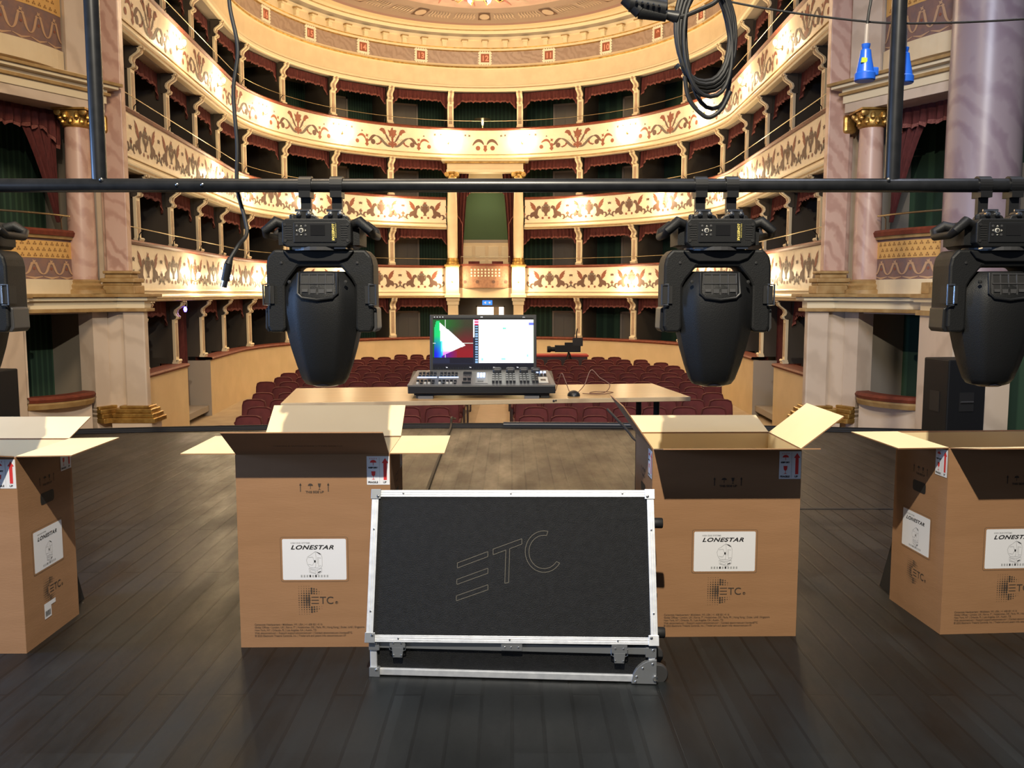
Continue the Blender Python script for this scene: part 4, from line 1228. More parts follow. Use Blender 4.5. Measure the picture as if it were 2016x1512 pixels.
    out = [(-.205, -.285), (-.18, -.258), (.18, -.258), (.205, -.285), (.212, -.32), (.212, -.56), (.20, -.585), (.15, -.585), (.138, -.57), (.138, -.40), (.125, -.375), (.085, -.325), (-.085, -.325), (-.125, -.375), (-.138, -.40), (-.138, -.57), (-.15, -.585), (-.20, -.585), (-.212, -.56), (-.212, -.32)]
    m2.prism(out, lambda p, q, t: (p, t, q), -.075, .075, BLACKP)
    yk = m2.build('yoke', root, bevel=.012)
    m2 = MB(); m2.prism([(-.14, -.262), (.14, -.262), (.115, -.292), (.08, -.305), (-.08, -.305), (-.115, -.292)], lambda p, q, t: (p, t, q), -.088, -.074, BLACKP2); m2.build('yoke_cover', yk, bevel=.004)
    for q in (-1, 1):
        m2 = MB()
        m2.prism([(-.405, .0), (-.405, .0)] and [(.18, -.40), (.218, -.40), (.218, -.47), (.18, -.47)], lambda p, z, t: (q * p, t, z), -.083, -.02, RUBBER)
        m2.tube([(q * .195, -.086, -.395), (q * .222, -.086, -.395), (q * .222, -.086, -.475), (q * .195, -.086, -.475)], .004, CHROME, 6)
        m2.tube([(q * .196, -.088, -.40), (q * .196, -.088, -.47)], .004, CHROME, 6)
        m2.build('tilt_lock_latch', yk)
        m2 = MB(); m2.prism([(.205, -.48), (.222, -.49), (.224, -.57), (.212, -.585), (.20, -.58)], lambda p, z, t: (q * p, t, z), -.06, .06, GREYP if q > 0 else BLACKP2); m2.build('arm_cover', yk, bevel=.004)
        m2 = MB(); m2.lathe([(.0, -.079), (.006, -.078), (.006, -.074)], RUBBER, (q * .15, 0, -.31), 10, 'y'); m2.build('screw', yk)
    # head
    m2 = MB(); rings = []
    prof = [(-.800, .066, .050), (-.795, .078, .06), (-.775, .09, .075), (-.72, .108, .092), (-.65, .128, .108), (-.58, .145, .118), (-.51, .155, .125), (-.45, .156, .126), (-.41, .148, .122), (-.375, .122, .115), (-.35, .104, .105), (-.343, .095, .095)]
    for z, a, b in prof:
        ring = []
        for k in range(32):
            th = 2 * PI * k / 32; c_, s_ = math.cos(th), math.sin(th)
            e = 2 / 4.2
            x = a * math.copysign(abs(c_) ** e, c_); y = b * math.copysign(abs(s_) ** e, s_)
            # chamfer the corners
            lim = .74 * (a + b)
            tot = abs(x) + abs(y)
            if tot > lim: f = lim / tot; x *= f; y *= f
            ring.append((x, y, z))
        rings.append(ring)
    m2.loft(rings, BLACKP)
    hd = m2.build('head', root, smooth=True)
    hd.rotation_euler = (0, 0, 0)
    m2 = MB(); m2.lathe([(.045, -.806), (.06, -.80), (.062, -.79)], mat('front_lens', (.02, .02, .03), .08), n=24); m2.build('lens', hd, smooth=True)
    m2 = MB()
    def yf(z): return -(.108 + (.126 - .108) * min(1, max(0, (-.35 - z) / .1))) - .001
    for k in range(5):
        x = -.064 + .032 * k; m2.tube([(x, yf(-.352) - .002, -.352), (x, yf(-.41) - .002, -.435)], .0034, GREYP, 6)
    for z in (-.355, -.392): m2.tube([(-.066, yf(z) - .003, z), (.066, yf(z) - .003, z)], .0028, GREYP, 6)
    m2.tube([(-.075, yf(-.36), -.35), (-.078, yf(-.43) - .002, -.43), (-.06, yf(-.45) - .003, -.447), (0, yf(-.46) - .004, -.455), (.06, yf(-.45) - .003, -.447), (.078, yf(-.43) - .002, -.43), (.075, yf(-.36), -.35)], .006, BLACKP2, 8)
    gr = m2.build('vent_grille', hd, smooth=True)
    m2 = MB()
    for k in range(4):
        x = -.064 + .032 * k
        m2.poly([(x + .003, yf(-.36) - .0015, -.356), (x + .029, yf(-.36) - .0015, -.356), (x + .029, yf(-.43) - .0015, -.425 - .006 * (k in (1, 2))), (x + .003, yf(-.43) - .0015, -.425 - .006 * (k in (1, 2)))], RUBBER)
        m2.poly([(x + .004, yf(-.42) - .003, -.413), (x + .028, yf(-.42) - .003, -.413), (x + .026, yf(-.43) - .003, -.424 - .005 * (k in (1, 2))), (x + .006, yf(-.43) - .003, -.424 - .005 * (k in (1, 2)))], GREYP)
    m2.build('vent_mesh', hd)
    m2 = MB(); m2.lathe([(.0, -.118), (.007, -.117), (.007, -.108)], RUBBER, (-.11, 0, -.385), 10, 'y'); m2.lathe([(.0, -.118), (.007, -.117), (.007, -.108)], RUBBER, (.11, 0, -.385), 10, 'y'); m2.build('screw', hd)
    first[0] = root
    return root
fixture((-.762, PY, PZ), 'black moving head light above the left centre open carton')
fixture((.815, PY, PZ), 'black moving head light above the right centre open carton')
fixture((1.945, PY, PZ), 'black moving head light cut off by the right edge of the picture')
fixture((-2.215, PY, PZ), 'black moving head light cut off by the left edge of the picture')

# ------------------------------------------------------------------ cartons
CW, CD, CH = .665, .475, .86
FX = lambda x, z, M=None: Matrix.Translation((x, -.0012, z)) @ Matrix.Rotation(R(90), 4, 'X')
def ink_art(m2, W, fragile_edge=True, full=True):
    """print on a face lying in the x-z plane at y=0, facing -y, width W"""
    c = W / 2
    y = -.0012
    # up arrows, umbrella, glass
    cz = .715
    for x in (c - .055, c + .065):
        m2.poly([(x - .0018, y, cz - .018), (x + .0018, y, cz - .018), (x + .0018, y, cz + .012), (x - .0018, y, cz + .012)], INK)
        m2.poly([(x - .005, y, cz + .01), (x + .005, y, cz + .01), (x, y, cz + .021)], INK)
    x = c - .012
    m2.poly([(x + .011 * math.cos(a), y, cz + .008 + .010 * math.sin(a)) for a in [PI * k / 8 for k in range(9)]], INK)
    m2.poly([(x - .001, y, cz - .006), (x + .001, y, cz - .006), (x + .001, y, cz + .008), (x - .001, y, cz + .008)], INK)
    x = c + .027
    m2.poly([(x - .007, y, cz + .018), (x + .007, y, cz + .018), (x + .004, y, cz + .004), (x + .001, y, cz + .001), (x + .001, y, cz - .006), (x + .006, y, cz - .009), (x - .006, y, cz - .009), (x - .001, y, cz - .006), (x - .001, y, cz + .001), (x - .004, y, cz + .004)], INK)
    m2.text('THIS SIDE UP', .0135, INK, FX(c + .006, cz - .024), align='CENTER', bold=.0004)
    # dotted logo
    x0, z0 = c - .073, .213
    for i in range(5):
        for j in range(-6, 7):
            r_ = .0012 + .0052 * max(0, 1 - math.hypot(i - 4, j * .9) / 5.5)
            if i > 3 and abs(j) < 2 and full is False: continue
            m2.poly([(x0 + .011 * i + r_ * math.cos(a), y, z0 + .0105 * j + r_ * math.sin(a)) for a in [2 * PI * k / 7 for k in range(7)]], INK)
    for i in range(5, 10):
        for j in (-5, -4, -3, 3, 4, 5):
            if abs(j) == 5 and i > 7: continue
            r_ = max(.001, .0054 - .0011 * (i - 5) - .0006 * abs(abs(j) - 4))
            zz = z0 + (.0105 - .0003 * (i - 5)) * j
            m2.poly([(x0 + .011 * i + r_ * math.cos(a), y, zz + r_ * math.sin(a)) for a in [2 * PI * k / 7 for k in range(7)]], INK)
    ex = x0 + .054
    for k in (-1, 0, 1): m2.poly([(ex, y, z0 + .014 * k - .0018), (ex + .032, y, z0 + .014 * k - .0018), (ex + .032, y, z0 + .014 * k + .0018), (ex, y, z0 + .014 * k + .0018)], INK)
    m2.text('TC', .047, INK, FX(ex + .036, z0 - .0165), bold=.0002)
    m2.text('\u00ae', .016, INK, FX(ex + .104, z0 - .0165), bold=.0003)
    # small print
    if full:
        lines = ['Corporate Headquarters \u2022 Middleton, WI, USA | +1 608 831 4116',
                 'Global Offices \u2022 London, UK | Rome, IT | Holzkirchen, DE | Paris, FR | Hong Kong | Dubai, UAE | Singapore',
                 'New York, NY | Orlando, FL | Los Angeles, CA | Austin, TX',
                 'Web etcconnect.com | Support support.etcconnect.com | Contact etcconnect.com/contactETC',
                 '\u00a9 2022 Electronic Theatre Controls, Inc. | Trademark and patent info: etcconnect.com/IP']
        for k, s in enumerate(lines):
            m2.text(s, .0118, INK2, FX(.062, .100 - .0128 * k), squeeze=.93, bold=.0003)
def product_label(m2, w, h):
    """origin lower-left, in x-z plane"""
    y = -.002
    r_ = .006
    def rr(x0, x1, z0, z1, r, y, m):
        pts = []
        for cx_, cz_, a0 in ((x1 - r, z0 + r, -90), (x1 - r, z1 - r, 0), (x0 + r, z1 - r, 90), (x0 + r, z0 + r, 180)):
            for k in range(4): a = R(a0 + 30 * k); pts.append((cx_ + r * math.cos(a), y, cz_ + r * math.sin(a)))
        m2.poly(pts, m)
    rr(-.009, w + .009, -.009, h + .009, .01, -.0006, INK2); rr(-.007, w + .007, -.007, h + .007, .008, -.0009, CARD)
    rr(0, w, 0, h, r_, -.0014, PAPER)
    k = w / .277
    T = lambda x, z: Matrix.Translation((x, y, z)) @ Matrix.Rotation(R(90), 4, 'X')
    m2.text('HIGH END SYSTEMS', .0095 * k, LINE, T(.036 * k, h - .021), bold=.0002)
    m2.text('LONESTAR', .0255 * k, BLKINK, T(.036 * k, h - .046), shear=.32, bold=.0008 * k, squeeze=1.36, gap=1.12)
    # line drawing of the lamp
    def ln(pts, wd=.0007, m=LINE):
        for a, b in zip(pts, pts[1:]):
            dx, dz = b[0] - a[0], b[1] - a[1]; l = math.hypot(dx, dz) or 1; nx, nz = -dz / l * wd * k, dx / l * wd * k
            m2.poly([(a[0] + nx, y, a[1] + nz), (b[0] + nx, y, b[1] + nz), (b[0] - nx, y, b[1] - nz), (a[0] - nx, y, a[1] - nz)], m)
    cx_, cz_ = .138 * k, .082 * k
    q = lambda l: [(cx_ + a * k, cz_ + b * k) for a, b in l]
    ln(q([(-.018, .028), (.005, .045), (.028, .036), (.034, .02), (.034, -.02), (.026, -.03), (-.02, -.026), (-.03, -.012), (-.034, .006), (-.028, .022), (-.018, .028)]))
    ln(q([(.005, .045), (.008, .02), (.006, -.02), (.002, -.028)])); ln(q([(-.026, .018), (-.006, .02), (.0, .0), (-.008, -.016), (-.026, -.012)]))
    ln(q([(.014, .018), (.03, .016)])); ln(q([(.014, -.01), (.014, .018)])); ln(q([(.018, .014), (.018, -.022), (.03, -.018)]))
    ln(q([(-.024, -.03), (-.022, -.048), (.014, -.058), (.032, -.046), (.032, -.03)])); ln(q([(-.024, -.03), (.012, -.038), (.032, -.03)])); ln(q([(.012, -.038), (.014, -.058)])); ln(q([(-.018, -.036), (.006, -.043), (.006, -.052), (-.018, -.045), (-.018, -.036)]))
    m2.poly([(cx_ + a * k, y, cz_ + b * k) for a, b in ((.006, .044), (.02, .040), (.031, .030), (.024, .032))], BLKINK)
    m2.poly([(cx_ + a * k, y, cz_ + b * k) for a, b in ((-.001, .006), (.006, .006), (.006, -.002), (.003, -.006), (-.001, -.002))], BLKINK)
    m2.poly([(cx_ + a * k, y, cz_ + b * k) for a, b in ((.014, -.052), (.028, -.046), (.028, -.042), (.016, -.046))], BLKINK)
    for i in range(10):
        x = (.078 + .0125 * i) * k
        m2.poly([(x, y, .012 * k), (x + .007 * k, y, .012 * k), (x + .007 * k, y, .022 * k), (x, y, .022 * k)], BLKINK if i in (3, 5) else LINE)
def warning_label(m2):
    """.098 x .125, origin upper-left corner, x-z plane"""
    y = -.0022
    m2.poly([(0, -.0015, -.125), (.098, -.0015, -.125), (.098, -.0015, 0), (0, -.0015, 0)], PAPER)
    x = .079
    m2.poly([(x - .007, y, -.104), (x + .007, y, -.104), (x + .007, y, -.03), (x - .007, y, -.03)], REDINK)
    m2.poly([(x - .014, y, -.03), (x + .014, y, -.03), (x, y, -.008)], REDINK)
    T = lambda x, z: Matrix.Translation((x, y, z)) @ Matrix.Rotation(R(90), 4, 'X')
    m2.text('FRAGILE', .0115, BLKINK, T(.005, -.118), bold=.0005); m2.text('UP', .0115, BLKINK, T(.070, -.118), bold=.0005)
    m2.text('KEEP DRY', .0088, BLKINK, T(.007, -.053), bold=.0006)
    m2.poly([(.028 + .014 * math.cos(a), y, -.028 + .012 * math.sin(a)) for a in [PI * k / 8 for k in range(9)]], REDINK)
    m2.poly([(.027, y, -.04), (.029, y, -.04), (.029, y, -.028), (.027, y, -.028)], REDINK)
    for k in range(4): m2.poly([(.013 + .009 * k, y, -.013), (.016 + .009 * k, y, -.013), (.0145 + .009 * k, y, -.005)], REDINK)
    g = [(.019, -.066), (.037, -.066), (.035, -.083), (.029, -.088), (.029, -.099), (.036, -.102), (.020, -.102), (.027, -.099), (.027, -.088), (.021, -.083)]
    m2.poly([(a, y, b) for a, b in g], REDINK)
    m2.poly([(.0545, y, -.12), (.0555, y, -.12), (.0555, y, -.005), (.0545, y, -.005)], LINE)
LAB = MB(); product_label(LAB, .277, .183); LABM = LAB.mesh('product_label')
LAB = MB(); product_label(LAB, .25, .183); LABS = LAB.mesh('product_label_side')
WR = MB(); warning_label(WR); WRM = WR.mesh('warning_label')
BODY = MB()
tck = .006
BODY.box(0, CW, 0, tck, 0, CH, CARD); BODY.box(0, CW, CD - tck, CD, 0, CH, CARD)
BODY.box(0, tck, tck, CD - tck, 0, CH, CARD); BODY.box(CW - tck, CW, tck, CD - tck, 0, CH, CARD); BODY.box(tck, CW - tck, tck, CD - tck, 0, tck, CARD)
# paler inner liner
for a in ((tck + .0005, CW - tck - .0005, tck + .0005, tck + .001), (tck + .0005, CW - tck - .0005, CD - tck - .001, CD - tck - .0005), (tck + .0005, tck + .001, tck, CD - tck), (CW - tck - .001, CW - tck - .0005, tck, CD - tck)):
    BODY.box(*a, tck, CH - .002, CARDIN)
ink_art(BODY, CW)
# printed sides with handle holes
random.seed(5)
for mtx in (Matrix.Translation((0, CD, 0)) @ Matrix.Rotation(R(-90), 4, 'Z'), Matrix.Translation((CW, 0, 0)) @ Matrix.Rotation(R(90), 4, 'Z')):
    BODY.M = mtx; ink_side = BODY
    y = -.0012
    pts = []
    for cx_, cz_, a0 in ((CD / 2 + .045, .635 - .012, -90), (CD / 2 + .045, .635 + .012, 0), (CD / 2 - .045, .635 + .012, 90), (CD / 2 - .045, .635 - .012, 180)):
        for k in range(4): a = R(a0 + 30 * k); pts.append((cx_ + .014 * math.cos(a), y, cz_ + .014 * math.sin(a)))
    BODY.poly(pts, RUBBER)
BODY.M = None
BM = BODY.mesh('carton_body')
SIDE = MB(); ink_art(SIDE, CD, full=False); SIDEM = SIDE.mesh('side_print')
def flap_mesh(w, L, name):
    m = MB(); n = 1
    m.add([(0.004, 0, 0), (w - .004, 0, 0), (w - .002, 0, L), (.002, 0, L)], [(0, 1, 2, 3)], CARD)
    m.add([(0.004, tck * .8, 0), (w - .004, tck * .8, 0), (w - .002, tck * .8, L), (.002, tck * .8, L)], [(3, 2, 1, 0)], CARDIN)
    e = [(0.004, 0, 0), (w - .004, 0, 0), (w - .002, 0, L), (.002, 0, L)]
    for i in range(4):
        a, b = e[i], e[(i + 1) % 4]
        m.poly([a, b, (b[0], tck * .8, b[2]), (a[0], tck * .8, a[2])], CARD)
    return m
FL = flap_mesh(CW, .235, 'flap')
FL.text('HANDLE WITH CARE - THIS SIDE UP', .018, INK2, Matrix.Translation((CW / 2, -.0008, .09)) @ Matrix.Rotation(R(90), 4, 'X'), align='CENTER')
FLM = FL.mesh('long_flap'); FSM = flap_mesh(CD, .235, 'flap').mesh('short_flap')
def carton(loc, rz, th, label):
    """th = outward angles from upright of (front, back, left, right)"""
    root = thing('open_carton', label, 'box', loc, R(rz), 'open cardboard cartons on the stage')
    obj('body', BM, root)
    # flaps: mesh hinge along x at z=0, outer face towards -y
    a = obj('flap', FLM, root); a.location = (0, 0, CH); a.rotation_euler = (R(th[0]), 0, 0)
    a = obj('flap', FLM, root); a.location = (CW, CD, CH); a.rotation_euler = (R(th[1]), 0, R(180))
    a = obj('flap', FSM, root); a.location = (0, CD, CH); a.rotation_euler = (R(th[2]), 0, R(-90))
    a = obj('flap', FSM, root); a.location = (CW, 0, CH); a.rotation_euler = (R(th[3]), 0, R(90))
    a = obj('product_label', LABM, root); a.location = (.192, 0, .305)
    a = obj('warning_label', WRM, root); a.location = (CW - .1, 0, CH - .008)
    for (M0, rr_) in (((0, CD, 0), R(-90)), ((CW, 0, 0), R(90))):
        sp = obj('side_print', SIDEM, root); sp.location = M0; sp.rotation_euler = (0, 0, rr_)
        c_ = Matrix.Translation(M0) @ Matrix.Rotation(rr_, 4, 'Z')
        l = obj('product_label', LABS, root); l.location = c_ @ Vector((.1, 0, .32)); l.rotation_euler = (0, 0, rr_)
        l = obj('warning_label', WRM, root); l.location = c_ @ Vector((CD - .105, 0, CH - .01)); l.rotation_euler = (0, 0, rr_)
    return root
A_ = carton((-1.192, 3.752, 0), .8, (58, 58, 90, 90), 'open cardboard carton left of the flight case with all four flaps spread wide')
B_ = carton((.625, 3.87, 0), 1.0, (80, 77, 35, 52), 'open cardboard carton right of the flight case with its left flap standing up')
C_ = carton((1.955, 3.9, 0), 3.6, (81, 104, 90, 90), 'open cardboard carton cut off by the right edge of the picture')
D_ = carton((-2.765, 3.68, 0), .5, (78, 72, 90, 89), 'open cardboard carton cut off by the left edge of the picture')
m2 = MB(); m2.poly([(0, 0, 0), (.06, 0, 0), (.06, 0, .07), (0, 0, .07)], PAPER); m2.poly([(.06, 0, .05), (.1, 0, .05), (.1, 0, .07), (.06, 0, .07)], PAPER)
for i in range(9): m2.poly([(.006 + .005 * i, -.001, .01), (.008 + .005 * i + .001 * (i % 3), -.001, .01), (.008 + .005 * i + .001 * (i % 3), -.001, .035), (.006 + .005 * i, -.001, .035)], BLKINK)
o = m2.build('barcode_label', D_, loc=(CW + .0015, .16, .09)); o.rotation_euler = (0, 0, R(90))
# dark folded wedges (rubber door wedges / flap tips) behind the side cartons
for x, y, g, lb in ((-2.245, 4.3, 1, 'small dark wedge leaning behind the left-edge carton'), (2.02, 4.5, -1, 'small dark wedge leaning behind the right-edge carton')):
    m2 = MB(); m2.prism([(0, 0), (.06 * g, 0), (0, .26)], lambda p, q, t: (p, t, q), -.08, .08, BLACKS)
    tag(m2.build('wedge_block', loc=(x, y, 0)), lb, 'wedge', 'dark wedges behind the cartons')

# ------------------------------------------------------------------ flight case
root = thing('flight_case', 'black flight case with aluminium edges and a routed logo on its slanted lid', 'flight case', (-.578, 3.44, 0), R(-3.7))
Wc = 1.15
HB = .15
body = MB().box(.012, Wc - .012, .03, .27, .02, HB - .012, CASEB).build('base_tray', root)
m2 = MB()
m2.box(.03, Wc - .08, .018, .05, .006, .034, ALU); m2.box(.03, Wc - .03, .018, .05, HB - .03, HB, STEELC)
m2.box(.0, .028, .018, .05, .02, HB, ALU); m2.box(Wc - .028, Wc, .018, .05, .06, HB, ALU)
for x in (.0, Wc - .028): m2.box(x, x + .028, .05, .28, .006, .03, ALU)
m2.build('aluminium_edge', body, bevel=.003)
for x, z in ((-.003, .0), (-.003, HB - .038), (Wc - .04, HB - .038)):
    m2 = MB(); m2.box(x, x + .043, .012, .06, z, z + .04, STEELC)
    m2.lathe([(.0, .009), (.006, .010), (.006, .013)], CHROME, (x + .03, 0, z + .03), 10, 'y'); m2.build('corner_plate', body, bevel=.006)
m2 = MB(); pts = [(Wc + .004, .0), (Wc + .004, .1)] + [(Wc + .004 - .098 * math.sin(a), .0 + .1 * math.cos(a)) for a in [PI / 2 * k / 10 for k in range(1, 11)]]
m2.prism(pts, lambda p, q, t: (p, t, q + .004), .008, .06, STEELC)
for a in (.15, .7, 1.25, 1.5): m2.lathe([(.0, .004), (.005, .005), (.005, .009)], CHROME, (Wc - .078 * math.sin(a), 0, .008 + .08 * math.cos(a)), 10, 'y')
m2.build('wheel_plate', body, bevel=.003)
for yy in (.055, .24):
    m2 = MB(); m2.lathe([(.012, -.014), (.038, -.014), (.042, -.009), (.042, .009), (.038, .014), (.012, .014)], GREYP, (Wc + .012, yy, .030), 20, 'y'); m2.build('wheel', body, smooth=True)
m2 = MB(); m2.lathe([(.0, -.002), (.010, 0), (.011, .01)], CHROME, (Wc + .0, .0, .03), 12, 'y'); m2.build('wheel_bolt', body)
# latches and hinge plate
for x in (.085, Wc - .175):
    m2 = MB()
    m2.box(x, x + .062, .004, .02, HB - .02, HB + .012, STEELC)
    m2.prism([(x + .008, HB - .02), (x + .055, HB - .02), (x + .05, HB - .062), (x + .012, HB - .062)], lambda p, q, t: (p, t, q), .004, .03, STEELC)
    m2.tube([(x - .001, .008, HB - .005), (x - .001, .006, HB - .03), (x + .012, .006, HB - .035)], .0022, CHROME, 6)
    m2.tube([(x + .063, .008, HB - .005), (x + .063, .006, HB - .03), (x + .052, .006, HB - .035)], .0022, CHROME, 6)
    for q in (.015, .047): m2.lathe([(.0, .001), (.004, .002), (.004, .005)], CHROME, (x + q, 0, HB - .053), 8, 'y'); m2.lathe([(.0, .001), (.004, .002), (.004, .005)], CHROME, (x + q, 0, HB - .002), 8, 'y')
    m2.build('latch', body, bevel=.002)
m2 = MB(); m2.box(.535, .62, .006, .02, HB - .022, HB + .012, STEELC)
for q in (.55, .575, .605): m2.lathe([(.0, .003), (.004, .004), (.004, .007)], CHROME, (q, 0, HB - .008), 8, 'y')
m2.build('hinge_plate', body, bevel=.002)
# lid: local x along width, y' up the slope, thickness behind
LH = .612; sl = math.atan2(.575, .20)
lid = thing('lid', None, None, (0, 0, HB + .005)); lid.name = 'lid_tmp'
bpy.data.objects.remove(lid)
LM = Matrix.Translation((0, 0, HB + .002)) @ Matrix.Rotation(sl, 4, 'X') @ Matrix.Rotation(R(.8), 4, 'Z')     # local XY plane -> slope, +Z faces the viewer
x0L, x1L = -.012, Wc + .008
TH = .045
m2 = MB(); m2.box(x0L + .01, x1L - .01, .008, LH - .008, -TH, -.004, CASEB)
# routed ETC outline in photo zoom pixels mapped on the panel
def mp(x, y):
    v = (y - 112) / (922 - 112); xl = 145 + (103 - 145) * v; xr = 1812 + (1838 - 1812) * v
    return (x0L + .03 + (x1L - x0L - .06) * (x - xl) / (xr - xl), .028 + (LH - .056) * (1 - v) ** 1.06)
def outl(pts, closed=True):
    q = [mp(*p) for p in pts]
    if closed: q.append(q[0])
    for a, b in zip(q, q[1:]):
        dx, dy = b[0] - a[0], b[1] - a[1]; l = math.hypot(dx, dy); w = .0011
        nx, ny = -dy / l * w, dx / l * w
        m2.poly([(a[0] + nx, a[1] + ny, -.0035), (b[0] + nx, b[1] + ny, -.0035), (b[0] - nx, b[1] - ny, -.0035), (a[0] - nx, a[1] - ny, -.0035)], SCRATCH)
for k in range(3):
    dy = 95 * k; dx = -3.5 * k
    outl([(637 + dx, 489 + dy), (829, 423 + dy), (829, 452 + dy), (637 + dx, 518 + dy)])
outl([(862, 409), (1042, 349), (1042, 380), (966, 406), (959, 600), (935, 604), (942, 414), (862, 441)])
C1 = []
for k in range(0, 25):
    a = R(78 + (327 - 78) * k / 24); C1.append((1180 + 117 * math.cos(a), 422 - 118 * math.sin(a)))
C2 = []
for k in range(24, -1, -1):
    a = R(80 + (325 - 80) * k / 24); C2.append((1180 + 94 * math.cos(a), 424 - 95 * math.sin(a)))
outl(C1 + C2)
lid = m2.build('lid', root); lid.matrix_local = LM
def lidpart(m2, name, **k):
    o = m2.build(name, lid, **k); return o
m2 = MB()
e = .028
m2.box(x0L, x1L, 0, e, -TH - .004, 0, ALU); m2.box(x0L, x1L, LH - e, LH, -TH - .004, 0, ALU)
m2.box(x0L, x0L + e, e, LH - e, -TH - .004, 0, ALU); m2.box(x1L - e, x1L, e, LH - e, -TH - .004, 0, ALU)
for yy in (.009, .018, LH - .01, LH - .019): m2.box(x0L + .03, x1L - .03, yy, yy + .0016, 0, .0014, ALU)
for xx in (x0L + .009, x0L + .018, x1L - .01, x1L - .019): m2.box(xx, xx + .0016, .03, LH - .03, 0, .0014, ALU)
lidpart(m2, 'aluminium_edge', bevel=.002)
for x in (x0L - .004, x1L - .037):
    for y in (-.004, LH - .037):
        m2 = MB(); m2.box(x, x + .041, y, y + .041, -TH - .006, .004, STEELC if x < .5 else ALU)
        m2.lathe([(.007, .004), (.006, .007), (.0, .008)], CHROME, (x + (.03 if x < .5 else .011), y + (.03 if y < .3 else .011), 0), 12)
        lidpart(m2, 'corner_plate', bevel=.005)
m2 = MB()
for x, y in [(.12, .014), (.57, .014), (1.0, .014), (.12, LH - .014), (.57, LH - .014), (1.03, LH - .014)] + [(x0L + .014, v) for v in (.12, .45)] + [(x1L - .014, v) for v in (.12, .45)]:
    m2.lathe([(.0045, .001), (.0035, .0035), (0, .004)], CHROME, (x, y, 0), 10)
lidpart(m2, 'rivet')
# shell behind the lid (the deep wedge of the case)
prof = [(.035, HB - .005), (.27, HB - .005), (.29, .60), (.285, .655)]
m2 = MB(); m2.prism([(.055, HB - .005), (.27, HB - .005), (.285, .5), (.285, .70), (.24, .705)], lambda p, q, t: (t, p, q), .005, Wc - .005, CASEB)
m2.build('case_shell', root)
for (yy, zz) in ((.235, .60), (.08, .19), (.12, .33)):
    m2 = MB(); r_ = .022 if zz != .33 else .012; L_ = .042 if zz != .33 else .012
    m2.lathe([(r_, .0), (r_, L_ - .004), (r_ - .003, L_), (.0, L_)], RUBBER, (Wc + .0, yy, zz), 16, 'x'); m2.build('rubber_foot', root, smooth=True)

# ------------------------------------------------------------------ table and console
tab = thing('wooden_table', 'long varnished plywood table behind the cartons carrying the lighting console', 'table', (-.19, 6.3, 0), R(7.5))
m2 = MB(); TW, TD = 2.76, .92
m2.box(-TW / 2, TW / 2, -.42, .5, .812, .84, TABLEW); m2.box(-TW / 2, TW / 2, -.425, -.42, .81, .841, TABLEE)
random.seed(9)
m2.build('table_top', tab, bevel=.003)
for x, y in ((1.19, -.25), (1.23, .35), (-1.19, -.25), (-1.16, .35)):
    m2 = MB(); m2.tube([(x, y, .812), (x, y, 0)], .022, BLACKM, 8); m2.build('leg', tab)
m2 = MB(); m2.lathe([(.0, -.43), (.008, -.428), (.008, -.425)], RUBBER, (.42, 0, .827), 8, 'y'); m2.lathe([(.0, -.43), (.006, -.428), (.006, -.425)], RUBBER, (.435, 0, .83), 8, 'y'); m2.build('knot', tab)

con = thing('lighting_console', 'wide dark lighting control console on the wooden table', 'console', (-.205, 5.95, .84), R(1))
Wn = .50
m2 = MB()
m2.prism([(0, .035), (.0, .088), (.40, .155), (.40, .035)], lambda p, q, t: (t, p, q), -Wn, Wn, BLACKP2)
m2.prism([(.02, .02), (.02, .035), (.38, .035), (.38, .02)], lambda p, q, t: (t, p, q), -Wn + .04, Wn - .04, BLACKP)
m2.build('chassis', con, bevel=.004)
SL = math.atan2(.067, .40)
PM = Matrix.Translation((0, 0, .0885)) @ Matrix.Rotation(SL, 4, 'X')
pl = MB()
pl.prism([(-Wn - .004, 0), (-Wn + .03, .405), (Wn - .03, .405), (Wn + .004, 0)], lambda p, q, t: (p, q, t), 0, .004, CONSG)
pl.prism([(-Wn + .03, .025), (-Wn + .055, .385), (Wn - .055, .385), (Wn - .03, .025)], lambda p, q, t: (p, q, t), .004, .005, CONS)
pl = pl.build('fader_panel', con); pl.matrix_local = PM
def keys(name, boxes, m, h=.012, bev=.0):
    mm = MB()
    for (x0, x1, y0, y1) in boxes: mm.box(x0, x1, y0, y1, .005, .005 + h, m)
    return mm.build(name, pl)
for gx in (-.44, -.29):
    for row, (ya, yb) in enumerate(((.255, .345), (.05, .14))):
        for k in range(5):
            x = gx + .026 * k
            mm = MB(); mm.box(x, x + .006, ya, yb, .005, .006, RUBBER); mm.box(x - .006, x + .012, ya + .02 + .01 * (k % 2), ya + .05 + .01 * (k % 2), .005, .022, KEYM); mm.build('fader', pl)
            keys('button', [(x - .005, x + .011, ya - .025, ya - .01)], WHITEI if (row == 1 and k in (0, 2, 3)) else KEYM)
    mm = MB(); mm.box(gx - .012, gx + .125, .19, .212, .005, .007, LEDB); mm.build('scribble_display', pl)
for k in range(2):
    x = -.12 + .03 * k
    mm = MB(); mm.box(x, x + .004, .08, .26, .005, .006, RUBBER); mm.box(x - .01, x + .014, .11, .14, .005, .028, KEYM); mm.build('fader', pl)
keys('button', [(-.135, -.075, .285, .31)], KEYM, .02); keys('button', [(-.135, -.075, .04, .06)], KEYM, .014)
mm = MB(); mm.box(-.045, .04, .04, .33, .005, .007, CONSG); mm.build('key_plate', pl)
for i in range(3):
    for j in range(3): keys('button', [(-.035 + .02 * i, -.02 + .02 * i, .19 + .035 * j, .215 + .035 * j)], LEDB)
keys('trackpad', [(-.03, .01, .08, .12)], KEYM, .004)
